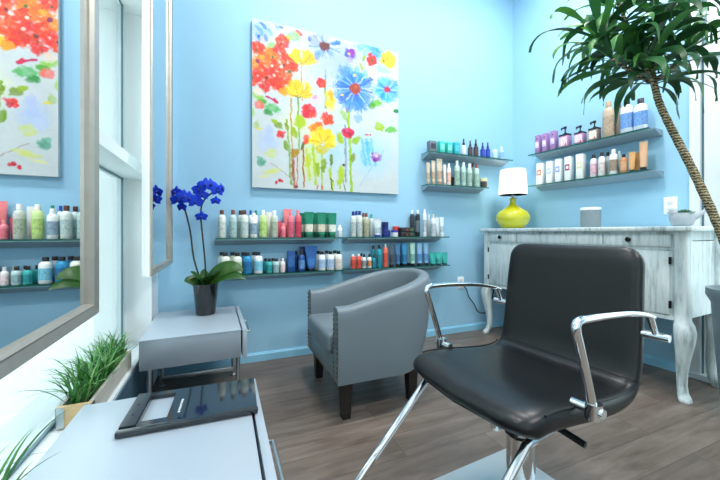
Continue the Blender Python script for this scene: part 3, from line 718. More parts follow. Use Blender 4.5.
# ------------------------------------------------------------------ products
PRODUCTS = [
('A', 'bottle', -0.007, 2.572, 0.958, 0.0546, 0.2, 'E3E9DF', '6B3F36', 'C9D6CF', 'white bottle with brown cap, first from the orchid, on upper shelf by the orchid'),
('A', 'bottle', 0.067, 2.572, 0.958, 0.0538, 0.202, 'B9D2CF', '7A4A3E', 'A3C2C0', 'sage green bottle with brown cap on upper shelf by the orchid'),
('A', 'bottle', 0.145, 2.572, 0.958, 0.0589, 0.204, 'DDE6DF', '5E3A32', 'B9CCC8', 'cloudy white bottle with brown cap, front of two, on upper shelf by the orchid'),
('A', 'bottle', 0.121, 2.637, 0.958, 0.0526, 0.204, 'CFDCD6', '4E322C', 'B9CCC8', 'brown capped bottle tucked behind the cloudy one on upper shelf by the orchid'),
('A', 'bottle', 0.21, 2.572, 0.958, 0.0551, 0.183, 'EEF1EE', 'F1F2F0', '8FA9B8', 'white tapered bottle with white nozzle on upper shelf by the orchid'),
('A', 'bottle', 0.194, 2.637, 0.958, 0.035, 0.206, 'E6ECEE', '2C56B4', 'C8D4DC', 'bottle with blue cap peeping out behind on upper shelf by the orchid'),
('A', 'bottle', 0.233, 2.637, 0.958, 0.0352, 0.206, 'E6ECEE', '1E8A74', 'C8D4DC', 'bottle with green cap peeping out behind on upper shelf by the orchid'),
('A', 'bottle', 0.278, 2.572, 0.958, 0.0557, 0.207, 'CDE59A', 'F2F5EE', 'B5D67A', 'lime green bottle with white cap on upper shelf by the orchid'),
('A', 'tube', 0.33, 2.637, 0.958, 0.0466, 0.197, 'EDE8E0', 'E8E6E0', None, 'white tube leaning behind a grey bottle on upper shelf by the orchid'),
('A', 'bottle', 0.36, 2.572, 0.958, 0.0564, 0.206, 'C9CFC2', 'F4F4F1', 'A9B3A0', 'grey green bottle with white spray cap on upper shelf by the orchid'),
('A', 'tube', 0.407, 2.637, 0.958, 0.0424, 0.128, 'D9506A', 'C43A58', None, 'short dark pink tube at the back on upper shelf by the orchid'),
('A', 'bottle', 0.428, 2.572, 0.958, 0.0385, 0.111, 'EE8A95', 'F08D98', 'E06F80', 'smallest pink bottle with pink cap on upper shelf by the orchid'),
('A', 'tube', 0.473, 2.637, 0.958, 0.0698, 0.224, 'F0888C', 'E2707A', None, 'tall pink tube behind the pink bottles on upper shelf by the orchid'),
('A', 'bottle', 0.483, 2.572, 0.958, 0.0512, 0.205, 'E87C8A', 'EC8590', 'D45A6E', 'pink bottle in front of the tall pink tube on upper shelf by the orchid'),
('A', 'bottle', 0.542, 2.572, 0.958, 0.0517, 0.214, 'DF5F72', 'EE8088', 'C8334E', 'deep pink bottle next to the green tubes on upper shelf by the orchid'),
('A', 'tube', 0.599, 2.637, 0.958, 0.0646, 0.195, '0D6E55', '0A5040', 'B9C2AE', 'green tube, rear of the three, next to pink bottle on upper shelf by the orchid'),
('A', 'tube', 0.63, 2.572, 0.958, 0.0761, 0.201, '0E7A5C', '0A5C46', 'D8D5C4', 'green tube with cream label, first from pink bottles, on upper shelf by the orchid'),
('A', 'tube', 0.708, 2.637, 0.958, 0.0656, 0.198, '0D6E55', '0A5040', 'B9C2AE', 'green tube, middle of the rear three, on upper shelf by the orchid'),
('A', 'tube', 0.731, 2.572, 0.958, 0.0756, 0.199, '0E7A5C', '0A5C46', 'CFC6AE', 'green tube with cream label, middle of front three, on upper shelf by the orchid'),
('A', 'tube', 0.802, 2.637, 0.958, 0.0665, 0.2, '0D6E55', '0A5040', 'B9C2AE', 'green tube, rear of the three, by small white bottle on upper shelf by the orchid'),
('A', 'tube', 0.822, 2.572, 0.958, 0.075, 0.197, '0E7A5C', '0A5C46', 'D5DAD0', 'green tube with pale label by small white bottle on upper shelf by the orchid'),
('A', 'bottle', 0.886, 2.572, 0.958, 0.0428, 0.1, 'F1F3F2', 'FAFAFA', 'D5DADA', 'small white bottle at the end on upper shelf by the orchid'),
('B', 'bottle', 0.015, 2.572, 0.692, 0.0664, 0.16, 'E9EEE2', '1B1D20', 'B8D0A0', 'cream bottle with black cap, first from the orchid, on lower shelf behind orchid leaves'),
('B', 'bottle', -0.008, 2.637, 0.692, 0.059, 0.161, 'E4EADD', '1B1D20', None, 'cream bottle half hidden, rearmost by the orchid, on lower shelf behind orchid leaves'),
('B', 'bottle', 0.096, 2.572, 0.692, 0.0658, 0.157, 'E9EEE2', '1B1D20', 'B8D0A0', 'second cream bottle with black cap on lower shelf behind orchid leaves'),
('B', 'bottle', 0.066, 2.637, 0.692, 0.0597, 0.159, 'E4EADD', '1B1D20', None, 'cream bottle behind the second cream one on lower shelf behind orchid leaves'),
('B', 'bottle', 0.166, 2.572, 0.692, 0.065, 0.158, '2F93C4', '1B1D20', '1C6A9E', 'bright blue bottle with black cap on lower shelf behind orchid leaves'),
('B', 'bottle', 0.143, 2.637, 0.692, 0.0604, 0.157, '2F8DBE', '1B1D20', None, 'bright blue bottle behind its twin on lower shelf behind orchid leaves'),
('B', 'bottle', 0.243, 2.572, 0.692, 0.0658, 0.158, 'EFF3F4', '1B1D20', '7CC4DA', 'white bottle with pale blue label, black cap, on lower shelf behind orchid leaves'),
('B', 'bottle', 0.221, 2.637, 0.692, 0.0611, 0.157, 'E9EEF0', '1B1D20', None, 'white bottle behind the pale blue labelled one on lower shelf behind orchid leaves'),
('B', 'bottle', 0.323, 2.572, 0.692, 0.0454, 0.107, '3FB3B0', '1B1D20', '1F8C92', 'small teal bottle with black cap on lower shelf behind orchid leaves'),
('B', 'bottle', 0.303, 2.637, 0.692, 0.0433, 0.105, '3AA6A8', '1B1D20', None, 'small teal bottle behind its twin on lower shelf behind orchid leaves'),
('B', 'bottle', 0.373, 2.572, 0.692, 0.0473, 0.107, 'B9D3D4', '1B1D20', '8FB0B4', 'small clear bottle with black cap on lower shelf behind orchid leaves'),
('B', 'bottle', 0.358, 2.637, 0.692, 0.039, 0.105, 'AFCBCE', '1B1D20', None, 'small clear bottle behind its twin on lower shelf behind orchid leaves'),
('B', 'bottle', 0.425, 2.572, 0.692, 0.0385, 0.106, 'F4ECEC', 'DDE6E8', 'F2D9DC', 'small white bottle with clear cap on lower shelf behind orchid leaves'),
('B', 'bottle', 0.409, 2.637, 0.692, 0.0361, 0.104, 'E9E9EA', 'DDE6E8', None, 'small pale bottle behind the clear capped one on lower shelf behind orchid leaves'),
('B', 'box', 0.486, 2.572, 0.692, 0.0559, 0.161, '1B4A86', '1B4A86', '2C64A6', 'navy blue carton on lower shelf behind orchid leaves'),
('B', 'bottle', 0.541, 2.637, 0.692, 0.0448, 0.159, '1C3E70', '14181E', None, 'navy bottle behind the navy carton on lower shelf behind orchid leaves'),
('B', 'bottle', 0.57, 2.572, 0.692, 0.0503, 0.155, '23508F', '14181E', '5F8EC4', 'navy blue bottle with black cap on lower shelf behind orchid leaves'),
('B', 'tube', 0.614, 2.637, 0.692, 0.0971, 0.191, '163A6C', '101820', None, 'large navy tube, rear one of two, on lower shelf behind orchid leaves'),
('B', 'tube', 0.646, 2.572, 0.692, 0.1033, 0.197, '1F5596', '101820', '2F6FB4', 'largest navy blue tube standing on its cap on lower shelf behind orchid leaves'),
('B', 'bottle', 0.734, 2.572, 0.692, 0.0596, 0.152, 'EEF1F3', '17191C', 'A3BEDD', 'white bottle with blue label beside the navy tube on lower shelf behind orchid leaves'),
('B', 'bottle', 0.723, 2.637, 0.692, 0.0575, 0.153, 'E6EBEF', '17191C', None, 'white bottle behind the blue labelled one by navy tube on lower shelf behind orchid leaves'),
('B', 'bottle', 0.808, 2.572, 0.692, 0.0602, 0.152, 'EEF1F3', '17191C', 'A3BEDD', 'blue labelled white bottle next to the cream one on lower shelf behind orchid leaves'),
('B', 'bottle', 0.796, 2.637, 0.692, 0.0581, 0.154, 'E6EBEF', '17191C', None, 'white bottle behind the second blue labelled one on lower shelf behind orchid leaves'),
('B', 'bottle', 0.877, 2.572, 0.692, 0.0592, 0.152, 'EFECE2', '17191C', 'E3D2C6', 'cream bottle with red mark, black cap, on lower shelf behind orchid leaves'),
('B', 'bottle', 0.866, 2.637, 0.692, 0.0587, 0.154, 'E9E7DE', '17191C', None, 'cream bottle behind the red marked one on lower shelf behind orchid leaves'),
('C', 'bottle', 1.006, 2.572, 0.958, 0.0485, 0.214, 'D5DDD8', '20307E', 'B4C1C0', 'clear bottle with navy cap, first of the row, on the upper shelf above the armchair'),
('C', 'bottle', 1.061, 2.637, 0.958, 0.0465, 0.223, 'CFD8D4', '20307E', None, 'navy capped bottle behind the front two on the upper shelf above the armchair'),
('C', 'bottle', 1.063, 2.572, 0.958, 0.0489, 0.219, 'D5DDD8', '20307E', 'B4C1C0', 'clear bottle with navy cap next to brown caps on the upper shelf above the armchair'),
('C', 'bottle', 1.125, 2.572, 0.958, 0.0476, 0.204, 'BDBCA2', '7A4638', 'A7A58A', 'beige bottle with brown cap, front one, on the upper shelf above the armchair'),
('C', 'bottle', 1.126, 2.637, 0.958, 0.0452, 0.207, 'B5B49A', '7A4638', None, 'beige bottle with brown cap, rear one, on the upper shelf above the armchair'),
('C', 'bottle', 1.203, 2.637, 0.958, 0.0439, 0.196, 'C9D4D2', '2E9E8C', None, 'clear bottle with teal cap on the upper shelf above the armchair'),
('C', 'tube', 1.23, 2.572, 0.958, 0.0742, 0.154, 'C2CCCF', '24329A', '9FB0B8', 'silver tube on a navy cap on the upper shelf above the armchair'),
('C', 'jar', 1.336, 2.637, 0.958, 0.059, 0.131, '1D2A7C', '141C58', None, 'tall navy jar at the back on the upper shelf above the armchair'),
('C', 'jar', 1.315, 2.572, 0.958, 0.0716, 0.059, '1F2F8A', '17216A', None, 'low navy jar at the front on the upper shelf above the armchair'),
('C', 'jar', 1.398, 2.572, 0.958, 0.0635, 0.058, 'DDE5EC', '27379A', None, 'white jar with navy lid on the upper shelf above the armchair'),
('C', 'jar', 1.448, 2.637, 0.958, 0.0598, 0.093, 'D84A3E', 'C93A30', None, 'red tin behind the white jar on the upper shelf above the armchair'),
('C', 'pouch', 1.516, 2.572, 0.958, 0.1344, 0.047, '23282A', '23282A', '3F5A38', 'dark camouflage box, bottom of two, on the upper shelf above the armchair'),
('C', 'pouch', 1.518, 2.572, 0.999, 0.1344, 0.055, '26292B', '26292B', '4A6A3C', 'dark camouflage box, top of two, on the upper shelf above the armchair'),
('C', 'spray', 1.618, 2.637, 0.958, 0.0426, 0.244, '30363C', 'E8ECEE', None, 'black spray can, first of two, on the upper shelf above the armchair'),
('C', 'spray', 1.676, 2.637, 0.958, 0.0448, 0.247, '2A3036', 'E8ECEE', '6F7A82', 'black spray can next to the white can on the upper shelf above the armchair'),
('C', 'spray', 1.71, 2.572, 0.958, 0.0367, 0.253, 'E9EDEF', 'F5F6F7', 'C2CCD2', 'tall slim white spray can on the upper shelf above the armchair'),
('C', 'bottle', 1.8, 2.637, 0.958, 0.036, 0.208, 'BFC8CC', 'DDE2E4', None, 'slim grey bottle behind the white ones on the upper shelf above the armchair'),
('C', 'bottle', 1.804, 2.572, 0.958, 0.0483, 0.207, 'E6EBED', 'C9CCC8', 'B9C7CE', 'white bottle with grey cap on the upper shelf above the armchair'),
('C', 'tube', 1.898, 2.637, 0.958, 0.0441, 0.182, 'E3EAEC', 'E8ECEE', None, 'white tube behind the last one on the upper shelf above the armchair'),
('C', 'tube', 1.901, 2.572, 0.958, 0.0452, 0.183, 'E4ECEE', 'E8ECEE', 'B6CAD2', 'last white tube at the shelf end on the upper shelf above the armchair'),
('D', 'spray', 1.004, 2.572, 0.695, 0.0402, 0.118, 'E2604E', 'E9E2DC', 'C8442F', 'small coral bottle, first of two, on the lower shelf above the armchair'),
('D', 'spray', 1.055, 2.572, 0.695, 0.0404, 0.12, 'E2604E', 'E9E2DC', 'C8442F', 'small coral bottle next to the white ones on the lower shelf above the armchair'),
('D', 'bottle', 1.104, 2.572, 0.695, 0.039, 0.117, 'E7EBE9', '1A1C1E', '8A9494', 'small white bottle with black cap, first of two, on the lower shelf above the armchair'),
('D', 'bottle', 1.154, 2.572, 0.695, 0.0393, 0.117, 'E9E9E6', '1A1C1E', 'C98552', 'small white bottle with orange label on the lower shelf above the armchair'),
('D', 'bottle', 1.108, 2.637, 0.695, 0.0347, 0.12, 'D9DEDD', '1A1C1E', None, 'small bottle hidden behind the first white one on the lower shelf above the armchair'),
('D', 'bottle', 1.196, 2.572, 0.695, 0.0326, 0.107, '1F93A8', '1A1C1E', '177788', 'small teal bottle on the lower shelf above the armchair'),
('D', 'bottle', 1.222, 2.637, 0.695, 0.0405, 0.187, '2AA0AC', '1A1C1E', None, 'tall teal bottle, rear one, on the lower shelf above the armchair'),
('D', 'bottle', 1.247, 2.572, 0.695, 0.0415, 0.191, '22A0AE', '1A1C1E', '158394', 'tall teal bottle, front one, on the lower shelf above the armchair'),
('D', 'spray', 1.307, 2.572, 0.695, 0.0418, 0.2, 'E86F58', 'B9BFC2', 'D8503C', 'tall coral spray can with grey cap on the lower shelf above the armchair'),
('D', 'tube', 1.37, 2.572, 0.695, 0.0492, 0.205, '4B5C6C', '15181B', '2F3E4C', 'slate grey tube on the lower shelf above the armchair'),
('D', 'tube', 1.43, 2.572, 0.695, 0.0496, 0.202, '4A78A4', '15181B', '2F5A86', 'steel blue tube on the lower shelf above the armchair'),
('D', 'tube', 1.499, 2.572, 0.695, 0.0536, 0.201, '2F86B8', '15181B', '1C6A9C', 'bright blue tube on the lower shelf above the armchair'),
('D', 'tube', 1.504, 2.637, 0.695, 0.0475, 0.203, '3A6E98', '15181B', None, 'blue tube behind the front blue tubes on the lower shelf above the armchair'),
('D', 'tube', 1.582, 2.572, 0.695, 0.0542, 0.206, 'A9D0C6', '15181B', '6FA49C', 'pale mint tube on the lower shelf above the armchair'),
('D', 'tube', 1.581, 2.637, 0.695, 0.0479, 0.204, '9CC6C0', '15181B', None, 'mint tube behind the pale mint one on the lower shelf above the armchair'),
('D', 'tube', 1.656, 2.572, 0.695, 0.0547, 0.206, '8DB8DC', '15181B', '4E86BC', 'light blue tube next to the mint one on the lower shelf above the armchair'),
('D', 'tube', 1.725, 2.572, 0.695, 0.0515, 0.207, '86B2DA', '15181B', '4E86BC', 'light blue tube next to the short teal ones on the lower shelf above the armchair'),
('D', 'tube', 1.797, 2.572, 0.695, 0.0631, 0.116, '2FA69E', '15181B', None, 'short teal tube, first of three, on the lower shelf above the armchair'),
('D', 'tube', 1.864, 2.572, 0.695, 0.0637, 0.114, '33ADA4', '15181B', '1F8F88', 'short teal tube, middle of three, on the lower shelf above the armchair'),
('D', 'tube', 1.932, 2.572, 0.695, 0.0623, 0.114, '2FA69E', '15181B', None, 'short teal tube, last of three, on the lower shelf above the armchair'),
('E', 'box', 1.786, 2.572, 1.742, 0.0705, 0.098, '6E7680', '6E7680', '33383E', 'grey and black carton on the upper corner shelf'),
('E', 'box', 1.889, 2.572, 1.742, 0.0564, 0.105, '3FBFAE', '3FBFAE', '7FDACB', 'mint green carton, first of two, on the upper corner shelf'),
('E', 'box', 1.974, 2.572, 1.742, 0.0569, 0.103, '3DBBAC', '3DBBAC', '7FDACB', 'mint green carton next to the turquoise one on the upper corner shelf'),
('E', 'box', 2.058, 2.572, 1.742, 0.0614, 0.11, '2FA9B8', '2FA9B8', '58C4CE', 'turquoise carton on the upper corner shelf'),
('E', 'dropper', 2.156, 2.572, 1.742, 0.0505, 0.164, 'C3DAE6', '20262C', 'E4EEF2', 'clear dropper bottle with black top on the upper corner shelf'),
('E', 'dropper', 2.236, 2.572, 1.742, 0.0451, 0.155, '2E3038', '15181B', '4A4048', 'black dropper bottle, shorter one, on the upper corner shelf'),
('E', 'dropper', 2.306, 2.572, 1.742, 0.0494, 0.175, '2B2A30', '15181B', '5A4038', 'black dropper bottle, taller one, on the upper corner shelf'),
('E', 'dropper', 2.392, 2.572, 1.742, 0.0459, 0.15, '1C34A0', '1C2C78', '2E4CC0', 'cobalt blue dropper bottle, first of two, on the upper corner shelf'),
('E', 'dropper', 2.459, 2.572, 1.742, 0.0442, 0.161, '1B2F98', '1C2C78', '2E4CC0', 'cobalt blue dropper bottle next to the clear jar on the upper corner shelf'),
('E', 'jar', 2.548, 2.572, 1.742, 0.0549, 0.091, 'BCDCEA', 'CFE4EE', None, 'low clear jar on the upper corner shelf'),
('E', 'bottle', 2.639, 2.572, 1.742, 0.0493, 0.132, 'B4D4EA', 'D8E8F2', '8FB8DC', 'small clear bottle at the end on the upper corner shelf'),
('F', 'tube', 1.749, 2.572, 1.443, 0.0406, 0.198, 'CDB9A2', 'B79C84', 'B79C84', 'beige tube, first of three, on the lower corner shelf'),
('F', 'tube', 1.806, 2.572, 1.443, 0.0428, 0.221, 'D2C2AC', 'B79C84', 'B79C84', 'beige tube, middle of three, on the lower corner shelf'),
('F', 'tube', 1.873, 2.572, 1.443, 0.0656, 0.243, 'CFBCA4', 'A88C74', 'B49A82', 'largest beige tube on the lower corner shelf'),
('F', 'tube', 1.934, 2.572, 1.443, 0.034, 0.194, 'E4D6C8', 'D8A890', None, 'slim cream tube next to the beige ones on the lower corner shelf'),
('F', 'bottle', 1.981, 2.572, 1.443, 0.0399, 0.207, 'EBE0D8', 'F1EAE4', 'E6B8A4', 'white bottle with peach label on the lower corner shelf'),
('F', 'jar', 2.076, 2.637, 1.443, 0.0333, 0.092, '2A2B2D', '1C1D1F', None, 'little black jar at the back on the lower corner shelf'),
('F', 'bottle', 2.076, 2.572, 1.443, 0.0538, 0.241, 'B7CFC2', 'E2EAE4', '94B4A6', 'sage green bottle with white nozzle, first of four, on the lower corner shelf'),
('F', 'bottle', 2.153, 2.572, 1.443, 0.0504, 0.232, 'BBD2C8', 'E8EEEA', '94B4A6', 'sage green bottle with white nozzle, second of four, on the lower corner shelf'),
('F', 'bottle', 2.226, 2.572, 1.443, 0.0509, 0.228, 'BBD2C8', 'E8EEEA', '94B4A6', 'sage green bottle with white nozzle, third of four, on the lower corner shelf'),
('F', 'bottle', 2.326, 2.637, 1.443, 0.0464, 0.251, 'B3CAC0', '8E3A3A', None, 'red capped bottle at the back on the lower corner shelf'),
('F', 'bottle', 2.316, 2.572, 1.443, 0.0514, 0.225, 'BCD4CA', '9A4440', '94B4A6', 'sage green bottle with red cap on the lower corner shelf'),
('F', 'jar', 2.405, 2.572, 1.443, 0.0719, 0.091, '3A3B36', 'CFC9A0', '8E8A60', 'dark jar with pale lid on the lower corner shelf'),
('G', 'box', 2.832, 2.296, 1.762, 0.0449, 0.175, 'A57DB2', 'A57DB2', 'E9DDF0', 'purple carton, first from the corner, on upper shelf above the sideboard'),
('G', 'box', 2.836, 2.222, 1.762, 0.0457, 0.172, 'A981B6', 'A981B6', 'E9DDF0', 'purple carton, second from the corner, on upper shelf above the sideboard'),
('G', 'box', 2.841, 2.14, 1.762, 0.0465, 0.174, 'A57DB2', 'A57DB2', 'E4D0EC', 'purple carton, third from the corner, on upper shelf above the sideboard'),
('G', 'pump', 2.848, 2.038, 1.762, 0.0844, 0.188, 'B987AE', '1B2228', 'EED6E2', 'pink pump bottle next to the purple cartons on upper shelf above the sideboard'),
('G', 'pump', 2.856, 1.908, 1.762, 0.0781, 0.161, 'B584AA', '1B2228', 'F0D8E4', 'pink pump bottle, second of the pumps, on upper shelf above the sideboard'),
('G', 'pump', 2.863, 1.793, 1.762, 0.0758, 0.167, '8A7A78', '1B2228', 'E9E2D4', 'dark pump bottle with cream label on upper shelf above the sideboard'),
('G', 'bottle', 2.87, 1.69, 1.762, 0.0825, 0.29, 'C3AE96', 'B89C84', 'B49E86', 'tall beige bottle on upper shelf above the sideboard'),
('G', 'bottle', 2.935, 1.656, 1.762, 0.0748, 0.276, '9C8C80', '7C6A60', None, 'taupe bottle behind the beige one on upper shelf above the sideboard'),
('G', 'bottle', 2.878, 1.563, 1.762, 0.0818, 0.26, 'E6EEF6', '2A3038', '6E9CD8', 'large white bottle with blue label beside the beige one on upper shelf above the sideboard'),
('G', 'bottle', 2.883, 1.474, 1.762, 0.0834, 0.235, 'E6EEF6', '2A3038', '6E9CD8', 'large white bottle with blue label at shelf end on upper shelf above the sideboard'),
('H', 'box', 2.833, 2.271, 1.457, 0.0585, 0.205, 'EEF2F4', 'EEF2F4', 'E8743C', 'white carton with orange square on the lower shelf above the sideboard'),
('H', 'box', 2.839, 2.175, 1.457, 0.0529, 0.204, 'EEF2F4', 'EEF2F4', 'BCCFE6', 'white carton with pale blue square on the lower shelf above the sideboard'),
('H', 'box', 2.844, 2.091, 1.457, 0.0505, 0.208, 'EEF2F4', 'EEF2F4', '93A0E4', 'white carton with violet square on the lower shelf above the sideboard'),
('H', 'box', 2.85, 2.002, 1.457, 0.0521, 0.212, 'EEF2F4', 'EEF2F4', 'B23058', 'white carton with crimson square on the lower shelf above the sideboard'),
('H', 'box', 2.856, 1.901, 1.457, 0.0553, 0.213, 'EEF0EC', 'EEF0EC', 'EDE2B0', 'white carton with cream square on the lower shelf above the sideboard'),
('H', 'bottle', 2.863, 1.8, 1.457, 0.0498, 0.19, 'E9D9DE', '20252A', 'E2B6C4', 'pale pink bottle with black cap on the lower shelf above the sideboard'),
('H', 'bottle', 2.867, 1.738, 1.457, 0.0503, 0.194, 'EDEBE8', '20252A', 'D9D0CC', 'white bottle with black cap on the lower shelf above the sideboard'),
('H', 'bottle', 2.93, 1.731, 1.457, 0.043, 0.2, 'E2E2E2', '20252A', None, 'black capped bottle hiding at the back on the lower shelf above the sideboard'),
('H', 'bottle', 2.872, 1.653, 1.457, 0.0563, 0.201, 'EFF2F2', 'F4F6F7', '9A8A78', 'white bottle with white cap on the lower shelf above the sideboard'),
('H', 'bottle', 2.935, 1.647, 1.457, 0.0373, 0.191, 'D6E6EE', 'E4EEF2', None, 'clear bottle at the back on the lower shelf above the sideboard'),
('H', 'bottle', 2.876, 1.583, 1.457, 0.0463, 0.146, 'C98A5C', '1E1C1A', 'D9A880', 'copper bottle with black cap on the lower shelf above the sideboard'),
('H', 'tube', 2.88, 1.529, 1.457, 0.0454, 0.154, 'D7A368', '2A211B', None, 'short copper tube, front one, on the lower shelf above the sideboard'),
('H', 'tube', 2.943, 1.531, 1.457, 0.043, 0.155, 'C08C58', '2A211B', None, 'short copper tube, rear one, on the lower shelf above the sideboard'),
('H', 'tube', 2.884, 1.457, 1.457, 0.0525, 0.215, 'DCAE88', '1E1A18', None, 'tallest copper tube at the end on the lower shelf above the sideboard'),
]
NM = {'bottle': ('product_bottle', 'bottle'), 'tube': ('squeeze_tube', 'tube'), 'box': ('product_carton', 'box'), 'jar': ('cosmetic_jar', 'jar'), 'pouch': ('gift_box', 'box'),
      'spray': ('spray_can', 'spray can'), 'dropper': ('dropper_bottle', 'bottle'), 'pump': ('pump_bottle', 'bottle')}
GRP = {'A': 'products on the upper shelf by the orchid', 'B': 'products on the lower shelf behind the orchid', 'C': 'products on the upper shelf above the armchair',
       'D': 'products on the lower shelf above the armchair', 'E': 'products on the upper corner shelf', 'F': 'products on the lower corner shelf',
       'G': 'products on the upper sideboard shelf', 'H': 'products on the lower sideboard shelf'}
def plast(c, rough=.3): return P('plastic_'+c, c, rough, spec=.5)
def dim(c, k): return ''.join('%02X' % max(0, min(255, int(int(c[i:i+2], 16)*k))) for i in (0, 2, 4))
def product(sh, kind, X, Y, Z, w, h, cb, cc, cl, text):
    nm, cat = NM[kind]
    rot = R(-90+3.6) if sh in 'GH' else 0
    t = thing(nm, text, cat, (X, Y, Z), rot, GRP[sh])
    r = w/2
    dep = min(r, .0295)            # front-to-back half depth
    sy = dep/r
    mb, mc = plast(cb), plast(cc)
    ml = mat_print(cl, dim(cl, .84), 'print_'+cl) if cl else None
    if kind == 'bottle':
        bm = B()
        ch = h*.15 if h > .14 else h*.2
        nb = r*.46
        hb = h-ch
        lathe(bm, [(0, 0), (r*.9, 0), (r, .004), (r, hb*.80), (r*.96, hb*.86), (r*.8, hb*.93), (nb, hb*.975), (nb*.95, hb), (0, hb)], 20, 1, sy); obj('body', bm, mb, t)
        bm = B(); rcap = nb*1.08
        lathe(bm, [(0, hb*.985), (rcap, hb*.985), (rcap, h-.003), (rcap*.9, h), (0, h)], 16, 1, max(sy, .8)); obj('cap', bm, mc, t)
        if cl:
            bm = B(); k0, k1 = hb*.16, hb*.68
            lathe(bm, [(r*.99, k0), (r*1.012, k0), (r*1.012, k1), (r*.99, k1)], 20, 1, sy); obj('label', bm, ml, t)
    elif kind == 'spray':
        bm = B(); hb = h*.86
        lathe(bm, [(0, 0), (r*.95, 0), (r, .003), (r, hb*.9), (r*.9, hb*.95), (r*.55, hb), (0, hb)], 18, 1, sy); obj('body', bm, mb, t)
        bm = B(); lathe(bm, [(0, hb*.99), (r*.5, hb*.99), (r*.46, h*.97), (r*.3, h), (0, h)], 14, 1, max(sy, .8)); obj('cap', bm, mc, t)
        if cl:
            bm = B(); lathe(bm, [(r*.99, hb*.2), (r*1.012, hb*.2), (r*1.012, hb*.7), (r*.99, hb*.7)], 18, 1, sy); obj('label', bm, ml, t)
    elif kind == 'tube':
        bm = B(); ch = h*.11; loops = []; n = 20
        for q in (0, .02, .25, .5, .75, .93, .94, 1.0):
            z = ch+(h-ch)*q
            hw = r*((.78+.22*q) if w < .09 else (.55+.45*q)); hd = max(.0015, min(r*.78, .026)*(1-min(q/.93, 1))**.8)
            loops.append([(hw*math.cos(2*PI*k/n), hd*math.sin(2*PI*k/n), z) for k in range(n)])
        loft(bm, loops); obj('body', bm, mb, t)
        bm = B(); rc = r*(.72 if w < .09 else .5); lathe(bm, [(0, 0), (rc, 0), (rc, ch), (0, ch)], 18, 1, min(1, .025/rc)); obj('cap', bm, mc, t)
        if cl:
            bm = B(); loops = []
            for q in (.12, .46):
                z = ch+(h-ch)*q; hw = r*((.78+.22*q) if w < .09 else (.55+.45*q))*1.015; hd = min(r*.78, .026)*(1-q/.93)**.8+.0012
                loops.append([(hw*math.cos(a), -hd*math.sin(a), z) for a in [R(8+164*k/12) for k in range(13)]])
            loft(bm, loops, cap=False, closed=False); o = obj('label', bm, ml, t)
    elif kind == 'box':
        d = min(r*1.1, .028)
        obj('carton', boxes((-r, -d, 0, r, d, h), bev=.0012), mb, t)
        if cl:
            if sh == 'H': k0, k1 = .42, .68
            elif sh == 'G': k0, k1 = .3, .62
            else: k0, k1 = .25, .75
            obj('label', boxes((-r*.74, -d-.0008, h*k0, r*.74, -d+.0005, h*k1)), ml, t)
            if sh == 'H': obj('window', boxes((-r*.4, -d-.0014, h*(k0+.07), r*.4, -d-.0006, h*(k1-.07))), plast('EEF2F4'), t)
            if sh == 'G':
                bm = B(); lathe(bm, [(0, 0), (.007, 0), (.007, .0012), (0, .0012)], 12); bmesh.ops.rotate(bm, verts=bm.verts, cent=(0, 0, 0), matrix=Matrix.Rotation(R(90), 3, 'X')); bmesh.ops.translate(bm, verts=bm.verts, vec=(0, -d-.0002, h*.8)); obj('dot', bm, plast('6A1F4A'), t)
    elif kind == 'pump':
        d = .03; hb = h*.62
        obj('body', boxes((-r, -d, 0, r, d, hb*.86), bev=.006), mb, t)
        obj('collar', boxes((-r*.98, -d*.98, hb*.86, r*.98, d*.98, hb), bev=.004), mc, t)
        obj('label', boxes((-r*.8, -d-.0012, hb*.12, r*.8, -d+.001, hb*.76)), ml, t)
        obj('seal_dot', boxes((r*.35, -d-.002, hb*.1, r*.6, -d-.001, hb*.26)), plast('D8353A'), t)
        bm = B(); lathe(bm, [(0, hb), (r*.34, hb), (r*.34, hb+.012), (r*.14, hb+.014), (r*.12, h-.02), (r*.3, h-.02), (r*.3, h-.002), (0, h)], 14)
        box(bm, -r*.85, -.008, h-.016, 0, .008, h-.004, bev=.003); box(bm, -r*.85, -.006, h-.026, -r*.7, .006, h-.008)
        obj('pump', bm, mc, t)
    elif kind == 'jar':
        bm = B(); hb = h*.66
        lathe(bm, [(0, 0), (r*.94, 0), (r, .004), (r, hb), (0, hb)], 20, 1, sy); obj('body', bm, mb, t)
        bm = B(); lathe(bm, [(0, hb), (r*1.02, hb), (r*1.02, h-.003), (r*.97, h), (0, h)], 20, 1, sy); obj('lid', bm, mc, t)
    elif kind == 'dropper':
        bm = B(); hb = h*.6
        lathe(bm, [(0, 0), (r*.94, 0), (r, .004), (r, hb*.82), (r*.8, hb*.95), (r*.5, hb), (0, hb)], 18, 1, sy); obj('body', bm, mb, t)
        bm = B(); lathe(bm, [(0, hb*.99), (r*.52, hb*.99), (r*.5, hb+h*.14), (r*.3, hb+h*.16), (r*.28, h*.95), (r*.15, h), (0, h)], 14, 1, max(sy, .8)); obj('cap', bm, mc, t)
        if cl:
            bm = B(); lathe(bm, [(r*.99, hb*.15), (r*1.012, hb*.15), (r*1.012, hb*.68), (r*.99, hb*.68)], 18, 1, sy); obj('label', bm, ml, t)
    elif kind == 'pouch':
        m = P('camouflage_'+cl, cb, .5, var=.7, vscale=30)
        obj('carton', boxes((-r, -.032, 0, r, .032, h*.9 if h < .05 else .042), bev=.006), m, t)
        obj('patch', boxes((r*.35, -.0335, .008, r*.8, -.031, .034)), P('leaf_patch_'+cl, cl, .5), t)
        obj('badge', boxes((-r*.28, -.0335, .012, -r*.02, -.031, .03)), P('red_badge', '8E2F2A', .5), t)
for p in PRODUCTS: product(*p)

